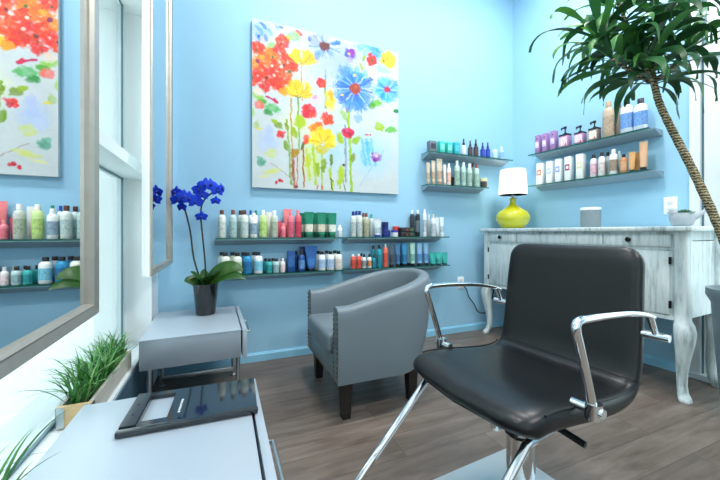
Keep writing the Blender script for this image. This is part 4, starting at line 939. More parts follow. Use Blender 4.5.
# ------------------------------------------------------------------ framed mirrors in front of the window
def rect_sweep(bm, w, z0, z1, prof):
    """prof: (inset, y) points; sweeps them round a rectangle 0..w, z0..z1 in the XZ plane"""
    loops = [[(a, y, z0+a), (w-a, y, z0+a), (w-a, y, z1-a), (a, y, z1-a)] for a, y in prof]
    loft(bm, loops, ring=True)
def mirror(loc, rot, w, z0, z1, label):
    t = thing('framed_mirror', label, 'mirror', loc, rot, 'framed wall mirrors')
    bm = B(); rect_sweep(bm, w, z0, z1, [(0, .0), (0, -.026), (.006, -.032), (.026, -.026), (.031, -.028), (.036, -.018), (.036, 0)]); obj('frame', bm, M_frame, t, ang=20)
    obj('backing_lit_sides', boxes((-.0006, -.02, z0-.0006, .03, .0, z1+.0006), (w-.03, -.02, z0-.0006, w+.0006, 0, z1+.0006), (.002, .0, z0+.002, w-.002, .012, z1-.002)), M_white, t, smooth=False)  # window light on the frame sides is put in as white strips
    obj('glass', boxes((.034, -.012, z0+.034, w-.034, -.001, z1-.034)), M_mirror, t, smooth=False)
    obj('hanging_bracket', boxes((w*.2, .012, z1-.2, w*.3, .10, z1-.12), (w*.7, .012, z1-.2, w*.8, .10, z1-.12), ), M_alu, t, smooth=False)
    return t
mirror((-.345, .33, 0), R(90+.95), .832, .766, 2.75, 'silver framed mirror nearest the camera, reflecting bottles and painting')
mirror((-.347, 1.858, 0), R(90), .702, .785, 2.75, 'narrow looking silver framed mirror beyond, beside the blue orchid')

# ------------------------------------------------------------------ styling stations
def station(loc, label, rot=0, ly=.335):
    t = thing('styling_station', label, 'cabinet', loc, rot, 'low silver styling stations')
    H = .46
    obj('cabinet_body', boxes((-.26, -ly, .306, .218, ly, H-.006), bev=.003), M_lam, t)
    obj('worktop', boxes((-.262, -ly-.002, H-.006, .219, ly+.002, H), bev=.002), M_lamtop, t)
    d = obj('drawer_front', boxes((.226, -ly, .30, .250, ly, H), bev=.003), M_lamtop, t)
    bm = B(); tube(bm, [(.25, -.02, .43), (.266, -.02, .43), (.266, -.26, .43), (.25, -.26, .43)], .005, 10); obj('handle', bm, M_steel, d)
    for x in (-.225, .205):
        for y in (-ly+.05, ly-.1):
            bm = B(); tube(bm, [(x, y, .306), (x, y, .012)], .0125, 12); lg = obj('leg', bm, M_steel, t)
            bm = B(); lathe(bm, [(0, 0), (.019, 0), (.019, .008), (.012, .013), (0, .013)], 12, off=(x, y, 0)); obj('foot', bm, M_steel, lg)
    obj('stretcher', boxes((-.225, ly-.112, .03, .205, ly-.088, .062), bev=.003), M_steel, t)
    return t
station((-.14, .942, 0), 'low silver station nearest the camera with a black tray on it')
station((-.134, 2.254, 0), 'low silver station by the blue wall with the orchid on it', R(1.5), .318)

# black tray with a square cutout
tr = thing('tool_tray', 'glossy black salon tray with square cutout on the nearer station', 'tray', (-.079, 1.142, .4615), R(-2.2))
def tray_plate(bm, x0, x1, y0, y1, hx0, hx1, hy0, hy1, z0, z1):
    for a in ((x0, y0, x1, hy0), (x0, hy1, x1, y1), (x0, hy0, hx0, hy1), (hx1, hy0, x1, hy1)): box(bm, a[0], a[1], z0, a[2], a[3], z1)
bm = B(); tray_plate(bm, -.176, .178, -.112, .112, -.134, -.066, -.066, .087, .0, .012); obj('plate', bm, M_tray, tr, smooth=False)
obj('front_lip', boxes((-.178, -.116, .0, .180, -.098, .017), bev=.004), M_tray, tr)
obj('mounting_strip', boxes((-.176, -.088, .0125, -.138, .108, .017), bev=.0015), M_traym, tr)
bm = B()
for y in (-.03, .03): lathe(bm, [(0, 0), (.003, 0), (.003, .0012), (0, .0012)], 10, off=(-.158, y, .017))
obj('screw', bm, M_dark, tr)
bm = B(); y = -.05
for k, (hh, ww) in enumerate([(.007, .009), (.006, .006), (.007, .008), (.007, .006), (.006, .009), (.007, .005), (.006, .008), (.007, .009)]):
    box(bm, -.042, y, .0121, -.042+hh, y+ww*.35, .0126); box(bm, -.042+hh*.4, y, .0121, -.042+hh*.65, y+ww*.85, .0126); box(bm, -.042, y+ww*.6, .0121, -.042+hh*.8, y+ww*.85, .0126); y += ww+.003
obj('lettering', bm, P('white_print', 'F4F6F6', .5), tr, smooth=False)

# ------------------------------------------------------------------ blade helpers
def blade(bm, base, az, el, ln, w, droop, n=7, fold=.18, twist=0, tw0=0, tip=.04, wf=None, curl=0):
    p = Vector(base); a = az; e = el; rows = []; dl = ln/n
    for i in range(n+1):
        q = i/n
        d = Vector((math.cos(a)*math.cos(e), math.sin(a)*math.cos(e), math.sin(e)))
        side = Vector((-math.sin(a), math.cos(a), 0)); nrm = d.cross(side)*-1
        tw = tw0+twist*q
        s2 = side*math.cos(tw)+nrm*math.sin(tw)
        n2 = nrm*math.cos(tw)-side*math.sin(tw)
        ww = w*.5*(wf(q) if wf else max(tip, (.45+.55*min(1, q*3))*(1-max(0, q-.45)/.55)**.75))
        rows.append((p - s2*ww + n2*ww*fold, p.copy(), p + s2*ww + n2*ww*fold))
        p = p + d*dl; e -= droop*dl*(.4+1.2*q); a += curl*dl
    V = [[bm.verts.new(c) for c in r] for r in rows]
    for i in range(n):
        for j in (0, 1): bm.faces.new((V[i][j], V[i][j+1], V[i+1][j+1], V[i+1][j]))

# ------------------------------------------------------------------ grass planters on the ledge
def planter(loc, L, label, seed, longs=()):
    rng = random.Random(seed)
    t = thing('grass_planter', label, 'planter', loc, 0, 'wooden grass planters on the window ledge')
    w = .1; h = .078
    [obj('end_board', boxes((0, y, .001, w, y+.014, h), bev=.001), M_pine, t) for y in (0, L-.014)]
    obj('side_board', boxes((.0, .014, .001, .012, L-.014, h), (w-.012, .014, .001, w, L-.014, h), (.012, .014, .001, w-.012, L-.014, .012)), M_pinegrey, t, smooth=False)
    [obj('corner_bracket', boxes((x0, -.0015, .004, x1, 0, h-.002), (x2, -.0015, .004, x2+.0015, .03, h-.002)), M_steel, t, smooth=False) for x0, x1, x2 in ((-.0015, .022, -.0015), (w-.022, w+.0015, w))]
    obj('soil', boxes((.012, .014, .05, w-.012, L-.014, .062)), M_soil, t, smooth=False)
    bm = B()
    for k in range(int(800*L)):
        x = rng.uniform(.02, w-.02); y = rng.uniform(.03, L-.03)
        ln = rng.uniform(.11, .21); az = rng.uniform(0, 2*PI)
        if math.cos(az) > .3 and x > .04: ln *= .62
        out = rng.uniform(0, 1)
        blade(bm, (x, y, .06), az, R(rng.uniform(45, 88)), ln, rng.uniform(.005, .009), rng.uniform(4, 11), n=6, fold=.3)
    for x, y, az, el, ln, dr in longs: blade(bm, (x, y, .06), R(az), R(el), ln, .0095, dr, n=9, fold=.3)
    obj('grass', bm, M_grass, t)
planter((-.535, 1.46, .311), .56, 'wooden planter of dense green grass on the ledge between window and stations', 3, [(.05, .03, -70, 75, .2, 9), (.03, .03, 200, 60, .2, 8), (.07, .03, -20, 80, .16, 14)])
planter((-.535, .40, .311), .62, 'wooden grass planter on the ledge, mostly out of view below the mirror', 5, [(.06, .56, 60, 62, .26, 5), (.07, .5, 20, 66, .2, 6)])

# ------------------------------------------------------------------ orchid
oc = thing('blue_orchid', 'blue moth orchid in a glossy black pot on the far station', 'plant', (-.105, 2.40, .4605))
bm = B(); lathe(bm, [(0, 0), (.056, 0), (.060, .004), (.078, .196), (.080, .202), (.074, .202), (.071, .17), (0, .17)], 32); obj('pot', bm, M_potblk, oc)
bm = B(); lathe(bm, [(0, .172), (.070, .172), (.05, .182), (0, .185)], 20); obj('bark', bm, M_soil, oc)
def oleaf(az, el, ln, w, droop, tw0=0, z=.185, twist=.0):
    bm = B(); blade(bm, (0, 0, z), R(az), R(el), ln, w, droop, n=12, fold=.16, twist=twist, tw0=R(tw0), wf=lambda q: max(.08, math.sin(PI*min(1, .12+q*.88))**.55))
    bmesh.ops.solidify(bm, geom=bm.faces[:], thickness=.003); obj('leaf', bm, M_leafo, oc)
for a in [(-14, 64, .30, .115, 7.5, -50), (-24, 40, .29, .085, 5.5, -40), (190, 42, .14, .085, 9, 55), (215, 62, .15, .07, 6, 40), (-70, 60, .14, .07, 8, 0), (100, 60, .15, .06, 6, 0), (-40, 66, .17, .07, 7, -40), (250, 48, .12, .06, 6, 0)]: oleaf(*a)
stems = [[(-.02, 0, .19), (-.07, .01, .36), (-.095, .03, .55), (-.125, .04, .68), (-.155, .03, .755), (-.17, .02, .79)],
         [(0, .01, .19), (-.005, .0, .35), (-.02, .0, .52), (-.03, .0, .66), (-.015, .0, .74), (.04, -.01, .80), (.085, -.01, .815)]]
for st in stems:
    bm = B(); tube(bm, smooth_path(st, 8), .0056, 8); s_ = obj('flower_stem', bm, M_stem, oc)
    bm = B()
    for q in (1, 2, 3):
        lathe(bm, [(0, -.008), (.0065, 0), (0, .008)], 8, off=st[q])
    obj('stem_node', bm, M_stem, s_)
def flower(c, face, s):
    """five broad petals and a lip, facing the direction face"""
    d = Vector(face).normalized(); up = Vector((0, 0, 1)); a = d.cross(up).normalized(); b = a.cross(d).normalized(); c = Vector(c)
    bm = B()
    for an, ln, wd in ((90, 1, .62), (215, .95, .6), (325, .95, .6), (10, 1.0, .95), (170, 1.0, .95)):
        dr = a*math.cos(R(an))+b*math.sin(R(an)); sd = a*-math.sin(R(an))+b*math.cos(R(an))
        rows = []
        for i in range(6):
            q = i/5; ww = s*wd*.5*max(.12, math.sin(PI*(.1+.86*q))); p = c+dr*(s*ln*q)+d*(s*(.05+.22*q-.32*q*q))
            rows.append([p-sd*ww-d*.1*ww, p+d*.02*s, p+sd*ww-d*.1*ww])
        V = [[bm.verts.new(x) for x in r] for r in rows]
        for i in range(5):
            for j in (0, 1): bm.faces.new((V[i][j], V[i][j+1], V[i+1][j+1], V[i+1][j]))
    bmesh.ops.solidify(bm, geom=bm.faces[:], thickness=.0012)
    f = obj('flower', bm, M_petal, oc)
    bm = B(); lathe(bm, [(0, -.012), (.007, -.004), (.008, .004), (.003, .012), (0, .013)], 8, off=c+d*s*.22-b*s*.12); obj('lip', bm, M_petc, f)
for c, fc, s in [((-.175, .02, .795), (-.6, -.8, .1), .036), ((-.165, .0, .745), (-.2, -1, 0), .038), ((-.125, -.02, .765), (.1, -1, .1), .04), ((-.095, -.02, .755), (.3, -1, 0), .04),
                 ((-.06, -.02, .735), (.2, -1, -.1), .04), ((-.14, .0, .70), (-.5, -.8, -.2), .03), ((-.04, -.02, .815), (-.2, -1, .1), .038), ((.0, -.03, .845), (0, -1, .1), .042), ((.03, -.03, .85), (.4, -1, .2), .036),
                 ((.07, -.03, .81), (.3, -1, 0), .036), ((.06, -.02, .745), (.3, -1, -.3), .028), ((-.025, -.02, .64), (.1, -1, -.3), .032), ((.095, -.02, .83), (.8, -.6, .1), .03), ((-.02, -.02, .78), (.1, -1, 0), .034)]:
    flower(c, fc, s*1.25)

# ------------------------------------------------------------------ grey barrel armchair
ac = thing('barrel_armchair', 'grey leather barrel armchair with nailhead trim and dark legs', 'armchair', (.92, 1.945, 0))
def U(s):
    """outline of the barrel, s in 0..1 from the near arm front round the back to the far arm front; returns point, outward normal, backness"""
    hw, xs, xc = .325, -.37, .02; Ls = xc-xs; La = PI*hw; T = 2*Ls+La; d = s*T
    if d < Ls: return Vector((xs+d, -hw, 0)), Vector((0, -1, 0)), 0
    if d > Ls+La: return Vector((xc-(d-Ls-La), hw, 0)), Vector((0, 1, 0)), 0
    a = (d-Ls)/hw; n = Vector((math.sin(a), -math.cos(a), 0))
    return Vector((xc, 0, 0))+n*hw, n, math.sin(a)
bm = B(); loops = []; NS = 60
for i in range(NS+1):
    s = i/NS; p, n, bk = U(s)
    lift = math.sin(PI*min(1, max(0, s)))  # arms rise to the back
    zt = .60+.145*(max(0, lift-.12)/.88)**1.15
    th = .082-.012*bk
    def pt(off, z, tap=0): q = p+n*off-n*tap; return (q.x, q.y, z)
    tb = .085*bk; rr = .022
    lp = [pt(0, .20, tb), pt(.004, .24, tb*.8), pt(.006, .34, tb*.42), pt(.004, .46, tb*.12), pt(.0, zt-.06), pt(-.001, zt-rr), pt(-.007, zt-rr*.35), pt(-rr, zt), pt(-th+rr, zt+.002), pt(-th+.007, zt-rr*.35), pt(-th, zt-rr), pt(-th-.004, zt-.1), pt(-th, .40), pt(-th, .20)]
    loops.append(lp)
loft(bm, loops); obj('barrel_shell', bm, M_grey, ac, ang=50)
bm = B(); box(bm, -.40, -.238, .335, .12, .238, .452, bev=.03, seg=4); lathe(bm, [(0, .34), (.236, .34), (.245, .36), (.245, .43), (.225, .452), (0, .455)], 32, off=(.02, 0, 0)); obj('seat_cushion', bm, M_grey, ac)
obj('front_apron', boxes((-.372, -.243, .20, -.30, .243, .334), bev=.008), M_grey, ac)
bm = B(); box(bm, -.3, -.24, .205, .02, .24, .33); lathe(bm, [(0, .205), (.2, .205), (.235, .33), (0, .33)], 28, off=(.02, 0, 0)); obj('seat_base', bm, M_grey, ac)
bm = B()
def stud(x, y, z): 
    b2 = bmesh.new(); lathe(b2, [(.0085, 0), (.0075, .0035), (.004, .0055), (0, .006)], 8); merge(bm, b2, Matrix.Translation((x, y, z)) @ Matrix.Rotation(R(-90), 4, 'Y'))
for yy in (-.316, .316):
    for k in range(15): stud(-.371, yy, .215+k*.0255)
for yy in (-.255, .255):
    for k in range(14): stud(-.371, yy, .225+k*.0255)
for k in range(20): stud(-.3725, -.30+k*.0316, .212)
obj('nailhead_trim', bm, M_nail, ac)
for x, y in ((-.31, -.27), (-.31, .27), (.12, -.235), (.12, .235)):
    bm = B(); loft(bm, [[(x+a*.032+ox, y+b*.032, z) for a, b in ((-1, -1), (1, -1), (1, 1), (-1, 1))] for z, ox in ((.206, 0), )] + [[(x+a*.022, y+b*.022, 0) for a, b in ((-1, -1), (1, -1), (1, 1), (-1, 1))]]); obj('leg', bm, M_wood, ac, smooth=False)

# ------------------------------------------------------------------ black hydraulic styling chair
st = thing('styling_chair', 'black leather hydraulic salon chair with chrome arms on a steel base plate', 'chair', (.953, .843, 0), R(-85.6))
# local frame: the sitter faces -y, x to the camera side
def prof_path():
    pts = [(-.285, .492), (-.262, .508), (-.20, .516), (-.10, .508), (0, .497), (.09, .490), (.155, .494), (.198, .515), (.221, .56), (.232, .63), (.242, .72), (.252, .82), (.264, .90), (.270, .950)]
    return smooth_path([(0, y, z) for y, z in pts], 5)
PATH = prof_path(); NP = len(PATH)
cum = [0]
for i in range(1, NP): cum.append(cum[-1]+(PATH[i]-PATH[i-1]).length)
TOT = cum[-1]
def shell_part(i0, i1, er0, er1):
    """cushion lofted along the profile between two stations, with rounded ends"""
    loops = []; m = 40
    for i in range(i0, i1+1):
        c = PATH[i]; t = (PATH[min(i+1, NP-1)]-PATH[max(i-1, 0)]).normalized(); nrm = Vector((0, -t.z, t.y))
        s = cum[i]/TOT
        seat = 1-min(1, max(0, (s-.42)/.2))
        th = .040*seat+.030*(1-seat)
        W = .248+.006*(1-seat)-.010*max(0, (s-.75)/.25)+.004*math.sin(s*6)
        if er0 and cum[i]-cum[i0] < er0:
            q = 1-(cum[i]-cum[i0])/er0; W -= er0*.8*(1-math.sqrt(max(0, 1-q*q))); th *= max(.35, math.sqrt(max(0, 1-q*q)))
        if er1 and cum[i1]-cum[i] < er1:
            q = 1-(cum[i1]-cum[i])/er1; W -= er1*.9*(1-math.sqrt(max(0, 1-q*q))); th *= max(.3, math.sqrt(max(0, 1-(q*.95)**2)))
        bow = .03*max(0, 1-s/.12)**2 if i0 == 0 else 0
        lp = []
        for k in range(m):
            a = 2*PI*k/m; ca, sa = math.cos(a), math.sin(a)
            x = W*math.copysign(abs(ca)**.22, ca); y = th*math.copysign(abs(sa)**.7, sa)
            dish = .012*(1-(x/W)**2) if sa > 0 else 0
            fw = -bow*(1-(x/W)**2)
            v = c+Vector((x, fw, 0))+nrm*(y-dish)
            lp.append(v)
        loops.append(lp)
    bm = B(); loft(bm, loops); return bm
split = min(range(NP), key=lambda i: abs(PATH[i].z-.525)+ (0 if PATH[i].y > .14 else 9))
obj('seat', shell_part(0, split+3, .045, .004), M_black, st, ang=60)
obj('backrest', shell_part(split, NP-1, .003, .06), M_black, st, ang=60)
# piping along both side edges of the seat
for sx in (-1, 1):
    bm = B(); pts = []
    for i in range(max(k for k in range(NP) if cum[k] < .062), split-1):
        c = PATH[i]; t = (PATH[i+1]-PATH[i-1]).normalized(); nrm = Vector((0, -t.z, t.y)); pts.append(c+Vector((sx*.2455, 0, 0))+nrm*.028)
    tube(bm, pts, .0032, 6); obj('piping', bm, M_pipe, st)
# arms
for sx in (-1, 1):
    X = .288*sx
    bm = B()
    post = smooth_path([(X, -.104, .543), (X, -.133, .63), (X, -.161, .71), (X, -.178, .757), (X, -.176, .776), (X, -.158, .782)], 5)
    rail = smooth_path([(X, -.158, .782), (X*1.01, -.06, .781), (X*1.0, .06, .773), (X*.985, .16, .759), (X*.97, .232, .741)], 5)
    pts = post[:-1]+rail; n1 = len(post)-1
    rad = [.0108]*n1+[.0108-.0045*(k/(len(rail)-1)) for k in range(len(rail))]
    tube(bm, pts, rad, 14)
    arm = obj('armrest', bm, M_chrome, st)
    bm = B(); tube(bm, [(sx*.235, -.104, .545), (sx*.312, -.104, .545)], .0125, 14); lathe(bm, [(.0, -.02), (.02, -.02), (.02, .02), (0, .02)], 14, off=(X, -.104, .545)); obj('seat_peg', bm, M_chrome, arm)
    bm = B(); tube(bm, [(X*.975, .205, .748), (X*.975, .238, .688)], .009, 10); tube(bm, [(sx*.21, .238, .685), (sx*.315, .238, .685)], .0115, 14); obj('back_peg', bm, M_chrome, arm)
# under the seat
obj('seat_plate', boxes((-.13, -.16, .430, .13, .14, .452), (-.16, -.24, .440, -.13, .12, .462), (.13, -.24, .440, .16, .12, .462), bev=.004), M_dark, st)
bm = B(); lathe(bm, [(0, .018), (.075, .018), (.075, .032), (.046, .04), (.046, .30), (.034, .305), (.034, .43), (0, .43)], 32); obj('hydraulic_column', bm, M_chrome, st)
obj('base_plate', boxes((-.27, -.30, .0, .27, .27, .018), bev=.004), P('satin_steel_plate', 'C3CFD4', .4, metal=.5), st)
bm = B(); tube(bm, [(.03, .0, .40), (.085, .0, .395), (.105, .0, .393)], .008, 10); lv = obj('pump_lever', bm, M_chrome, st)
bm = B(); tube(bm, [(.105, .0, .393), (.205, .012, .375)], .0105, 12); obj('lever_grip', bm, M_dark, lv)
bm = B(); lathe(bm, [(0, -.03), (.017, -.03), (.02, -.02), (.02, .02), (.012, .035), (0, .035)], 14, off=(-.078, -.03, .315)); tube(bm, [(-.078, -.03, .315), (-.02, 0, .33)], .012, 10); obj('recline_knob', bm, M_chrome, lv)
bm = B()
for sx in (-1, 1):
    tube(bm, [(sx*.205, -.15, .463), (sx*.205, -.235, .457), (sx*.205, -.25, .452), (sx*.205, -.526, .182), (sx*.205, -.56, .15)], .0118, 12)
tube(bm, [(-.23, -.56, .15), (.23, -.56, .15)], .018, 14)
obj('footrest', bm, M_chrome, st)

# ------------------------------------------------------------------ whitewashed sideboard
sb = thing('sideboard', 'whitewashed wooden sideboard with cabriole legs under the right shelves', 'sideboard', (2.40, 2.56, 0), R(-86.4))
SL, SD, ZB, ZTOP = 1.52, .475, .49, 1.004
obj('top', boxes((-.03, -.03, ZTOP, SL+.03, SD+.006, 1.034), bev=.008), M_ww, sb)
obj('carcass', boxes((.05, .012, ZB, SL-.05, SD, ZTOP), bev=.002), M_ww, sb)
obj('side_panel', boxes((SL-.05, .06, ZB-.005, SL-.012, SD-.05, ZTOP-.06), (SL-.05, .06, ZTOP-.055, SL-.014, SD-.05, ZTOP)), M_ww, sb, smooth=False)
obj('front_rail', boxes((.06, .004, ZTOP-.016, SL-.06, .014, ZTOP), (.06, .004, .893, SL-.06, .014, .907), (.06, .004, ZB-.02, SL-.06, .016, ZB+.004)), M_ww, sb, smooth=False)
for x0, x1, kx in ((.055, .37, .205), (.378, 1.07, None), (1.078, 1.445, 1.235)):
    d = obj('drawer', boxes((x0, -.004, .909, x1, .02, .985), bev=.003), M_ww, sb)
    if kx:
        bm = B(); b2 = bmesh.new(); lathe(b2, [(0, 0), (.008, 0), (.007, .010), (.016, .016), (.018, .022), (.012, .029), (0, .031)], 18); merge(bm, b2, Matrix.Translation((kx, -.004, .952)) @ Matrix.Rotation(R(90), 4, 'X')); obj('knob', bm, M_dark, d)
for x0, x1, hx in ((.062, .745, .056), (.755, 1.438, 1.442)):
    d = obj('door', boxes((x0, -.002, ZB+.01, x1, .02, .882), bev=.003), M_ww, sb)
    for z0 in (.805, .54): obj('hinge', boxes((hx-.006, -.006, z0, hx+.006, .004, z0+.045)), M_dark, d, smooth=False)
for cx, cy, ox, oy in ((.03, .028, -1, -1), (SL-.03, .028, 1, -1), (.03, SD-.03, -1, 1), (SL-.03, SD-.03, 1, 1)):
    bm = B(); loops = []
    for z, h2, o in ((ZTOP, .034, 0), (.52, .034, 0), (.475, .036, .002), (.45, .044, .008), (.41, .048, .014), (.35, .043, .012), (.26, .033, .003), (.17, .026, -.006), (.09, .023, -.006), (.05, .024, .0), (.025, .029, .012), (.008, .030, .018), (0, .026, .018)):
        lp = []
        for k in range(16):
            a = 2*PI*k/16; ca, sa = math.cos(a), math.sin(a)
            pw = .35 if z > .48 else .7
            lp.append((cx+ox*o+h2*math.copysign(abs(ca)**pw, ca), cy+oy*o+h2*math.copysign(abs(sa)**pw, sa), z))
        loops.append(lp)
    loft(bm, loops[::-1]); obj('leg', bm, M_ww, sb, ang=60)
def sbp(x, y, z=1.0345):
    a = R(-86.4); return (2.40+x*math.cos(a)-y*math.sin(a), 2.56+x*math.sin(a)+y*math.cos(a), z)
# table lamp
lp_ = thing('table_lamp', 'table lamp with squat chartreuse ceramic base and white shade on the sideboard', 'lamp', sbp(.155, .22))
bm = B(); lathe(bm, [(0, 0), (.085, 0), (.096, .006), (.138, .05), (.156, .094), (.153, .13), (.130, .165), (.088, .195), (.048, .22), (.030, .24), (.024, .262), (.027, .282), (.037, .292), (.032, .298), (0, .298)], 40); obj('base', bm, M_yellow, lp_, ang=60)
bm = B(); lathe(bm, [(0, .298), (.013, .298), (.013, .335), (0, .335)], 12); obj('neck', bm, M_white, lp_)
bm = B(); lathe(bm, [(.130, .33), (.117, .575), (.115, .575), (.128, .33)], 40); 
obj('shade', bm, M_shade, lp_, ang=60)
bm = B(); lathe(bm, [(0, .335), (.014, .335), (.03, .375), (.03, .405), (.015, .43), (0, .435)], 16); obj('bulb', bm, P('lit_bulb', 'FFFFFF', .4, emit='FFF4E2', estr=60), lp_)
# speaker
sp = thing('smart_speaker', 'grey cylindrical speaker with white top on the sideboard', 'speaker', sbp(.86, .24))
bm = B(); lathe(bm, [(0, 0), (.066, 0), (.069, .004), (.069, .138), (0, .138)], 36); obj('grille', bm, M_spk, sp)
bm = B(); lathe(bm, [(0, .138), (.070, .138), (.070, .154), (.066, .159), (0, .159)], 36); obj('top_cap', bm, M_spkt, sp)
# bird-shaped succulent pot: round body, raised tail to one side
bp_ = thing('bird_planter', 'small grey ceramic bird planter holding a succulent on the sideboard', 'planter', sbp(1.425, .20), R(-86.4+40))
bm = B(); lathe(bm, [(0, 0), (.032, 0), (.050, .012), (.061, .042), (.060, .066), (.052, .086), (.046, .082), (.052, .06), (0, .055)], 28, 1.05, .85)
obj('bowl', bm, M_cer, bp_, ang=60)
bm = B(); tube(bm, smooth_path([(.02, 0, .045), (.055, 0, .058), (.085, 0, .078), (.112, 0, .104)], 4), [.042-.0027*k for k in range(13)], 12, .7); obj('tail', bm, M_cer, bp_)
bm = B(); lathe(bm, [(0, -.028), (.018, -.021), (.027, 0), (.018, .021), (0, .028)], 14, off=(-.042, 0, .088)); tube(bm, [(-.062, 0, .09), (-.078, 0, .087)], [.008, .001], 8); obj('head', bm, M_cer, bp_)
bm = B()
for k in range(46):
    a = k*2.39996; q = (k+1)/46
    blade(bm, (.01+.02*math.cos(a)*q*1.2, .018*math.sin(a)*q*1.2, .078), a, R(85-75*q), .03+.014*q, .016, -6, n=4, fold=.5)
bmesh.ops.solidify(bm, geom=bm.faces[:], thickness=.003); obj('succulent', bm, M_succ, bp_)

# outlets and cord
def outlet(loc, rot, label, name='wall_outlet', w=.075, h=.118):
    t = thing(name, label, 'outlet', loc, rot)
    obj('cover_plate', boxes((-w/2, -.007, -h/2, w/2, -.0005, h/2), bev=.002), M_plate, t)
    obj('socket', boxes((-.017, -.009, .008, .017, -.006, .038), (-.017, -.009, -.038, .017, -.006, -.008), bev=.001), P('socket_grey', 'D3D9DB', .4), t)
outlet((2.2, D, .493), 0, 'white wall outlet with a black cord on the back wall')
x, y, z = rw(1.33, 0, 1.19); outlet((x, y, z), R(-86.4), 'white double outlet on the wall above the bird planter', 'switch_plate', .078, .125)
cd = B(); tube(cd, smooth_path([(2.2, 2.655, .47), (2.232, 2.63, .44), (2.28, 2.64, .348), (2.344, 2.64, .272), (2.395, 2.645, .196), (2.46, 2.645, .168), (2.526, 2.645, .178), (2.567, 2.645, .264), (2.60, 2.645, .36), (2.63, 2.648, .48)], 6), .0055, 8)
co = obj('power_cord', cd, M_cord); co['label'] = 'black cord looping from the outlet to behind the sideboard'; co['category'] = 'cord'

# ------------------------------------------------------------------ dracaena
dr = thing('dracaena_tree', 'tall dracaena with bent ringed trunk in a grey pot by the glass door', 'plant', (2.525, .78, 0))
O = Vector((2.525, .78, 0))
bm = B(); lathe(bm, [(0, 0), (.12, 0), (.125, .01), (.165, .62), (.185, .66), (.185, .70), (.172, .70), (.158, .64), (0, .64)], 36); obj('pot', bm, M_potgrey, dr)
bm = B(); lathe(bm, [(0, .642), (.157, .642), (.1, .655), (0, .66)], 24); obj('moss', bm, P('dry_moss', '7A6E55', .95, var=.4, vscale=50, bump=.9, bscale=50), dr)
TR = [(2.40, .79, .645), (2.345, .80, .80), (2.299, .821, .96), (2.272, .854, 1.101), (2.222, .918, 1.345), (2.174, .971, 1.535), (2.14, 1.006, 1.673), (2.128, 1.022, 1.768), (2.118, 1.03, 1.85)]
pts = [p-O for p in smooth_path(TR, 8)]
bm = B(); tube(bm, pts, [(.0215-.007*i/len(pts))*(1+.06*math.sin(i*2.1)) for i in range(len(pts))], 12); obj('trunk', bm, M_trunk, dr)
HEADS = [((2.05, 1.05, 1.92), (2.118, 1.03, 1.80)), ((1.84, 1.13, 2.02), (2.07, 1.04, 1.90)), ((2.12, 1.0, 2.10), (2.118, 1.03, 1.85)), ((2.30, .95, 1.98), (2.125, 1.025, 1.80)), ((2.0, 1.0, 1.84), (2.130, 1.02, 1.76)), ((1.95, 1.10, 2.22), (2.055, 1.05, 1.94)), ((1.86, 1.08, 1.90), (2.10, 1.03, 1.80))]
bm = B()
for h, r0 in HEADS:
    h = Vector(h); r0 = Vector(r0); tube(bm, [p-O for p in smooth_path([r0, (r0+h)/2+Vector((.01, .0, -.01)), h], 4)], [.012-.0006*k for k in range(9)], 8)
obj('branches', bm, M_trunk, dr)
rng = random.Random(21)
def dwf(q): return max(.04, (.3+.7*min(1, q*1.8)**1.2)*(1-max(0, q-.55)/.45)**.75)
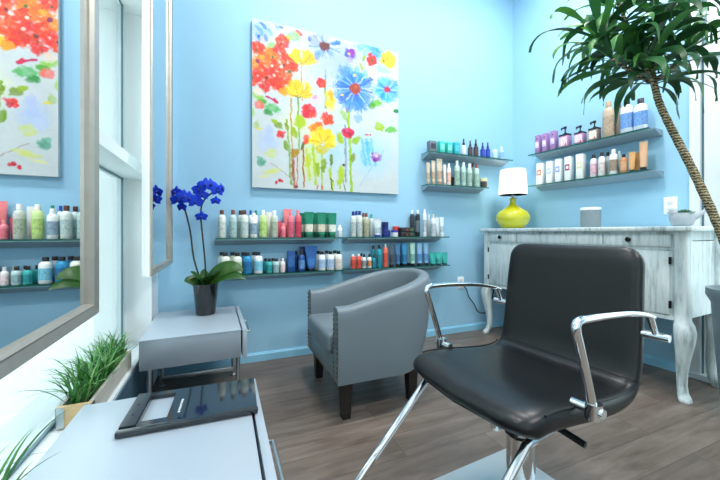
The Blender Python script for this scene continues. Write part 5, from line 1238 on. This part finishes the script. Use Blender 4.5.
def strap(bm, base, az, el, ln, w, tipdrop, wave, fold, tw):
    """arching leaf: leaves the cane almost straight, then bends over and hangs, with a wavy edge"""
    n = 14; p = Vector(base); rows = []; dl = ln/n; e = el; a = az; ph = rng.uniform(0, 6.28)
    for i in range(n+1):
        q = i/n
        d = Vector((math.cos(a)*math.cos(e), math.sin(a)*math.cos(e), math.sin(e)))
        side = Vector((-math.sin(a), math.cos(a), 0)); nrm = d.cross(side)*-1
        th = tw*q; s2 = side*math.cos(th)+nrm*math.sin(th); n2 = nrm*math.cos(th)-side*math.sin(th)
        ww = w*.5*dwf(q); wv = wave*math.sin(q*9+ph)*q; wv2 = wave*math.sin(q*9+ph+2)*q
        rows.append((p-s2*ww+n2*(ww*fold+wv), p.copy(), p+s2*ww+n2*(ww*fold+wv2)))
        p = p+d*dl
        e -= tipdrop*(.25+2.6*max(0, q-.25)**1.3)/n; e = max(e, -1.5); a += rng.uniform(-.06, .06)
    V = [[bm.verts.new(c) for c in r_] for r_ in rows]
    for i in range(n):
        for j in (0, 1): bm.faces.new((V[i][j], V[i][j+1], V[i+1][j+1], V[i+1][j]))
for hi, (h, r0) in enumerate(HEADS):
    bm = B(); h = Vector(h)-O; r0 = Vector(r0)-O; ax = (h-r0)
    n = [24,28,20,24,22,20,22][hi]
    for k in range(n):
        q = (k+.5)/n
        az = k*2.39996+rng.uniform(-.4, .4)
        el = R(68-62*q+rng.uniform(-16, 16))
        strap(bm, h-ax.normalized()*(.16*q-.03), az, el, rng.uniform(.27, .45), rng.uniform(.040, .056), rng.uniform(1.8, 5.2), rng.uniform(.003, .012), rng.uniform(.1, .4), rng.uniform(-1.3, 1.3))
    obj('foliage', bm, M_leafd, dr, ang=80)

# ------------------------------------------------------------------ world, camera
w = bpy.data.worlds.new('daylight'); SC.world = w; w.use_nodes = True
bg = w.node_tree.nodes['Background']; bg.inputs['Color'].default_value = lin('EEF6FC'); bg.inputs['Strength'].default_value = 3.0
cam = bpy.data.cameras.new('camera'); cam.sensor_width = 36; cam.lens = 36*330/720; cam.shift_y = -8/720; cam.clip_start = .02
co = bpy.data.objects.new('camera', cam); COL.objects.link(co); co.location = (0, 0, 1.0); co.rotation_euler = (R(90), 0, -R(22.54)); SC.camera = co
SC.view_settings.view_transform = 'Standard'; SC.view_settings.look = 'None'; SC.view_settings.gamma = 1; SC.view_settings.exposure = 0.0
try: SC.view_settings.use_curve_mapping = False
except Exception: pass
SC.cycles.use_denoising = True
SC.cycles.max_bounces = 10; SC.cycles.diffuse_bounces = 6; SC.cycles.glossy_bounces = 5; SC.cycles.transmission_bounces = 6; SC.cycles.transparent_max_bounces = 8
SC.cycles.sample_clamp_indirect = 6
SC.cycles.caustics_reflective = False; SC.cycles.caustics_refractive = False
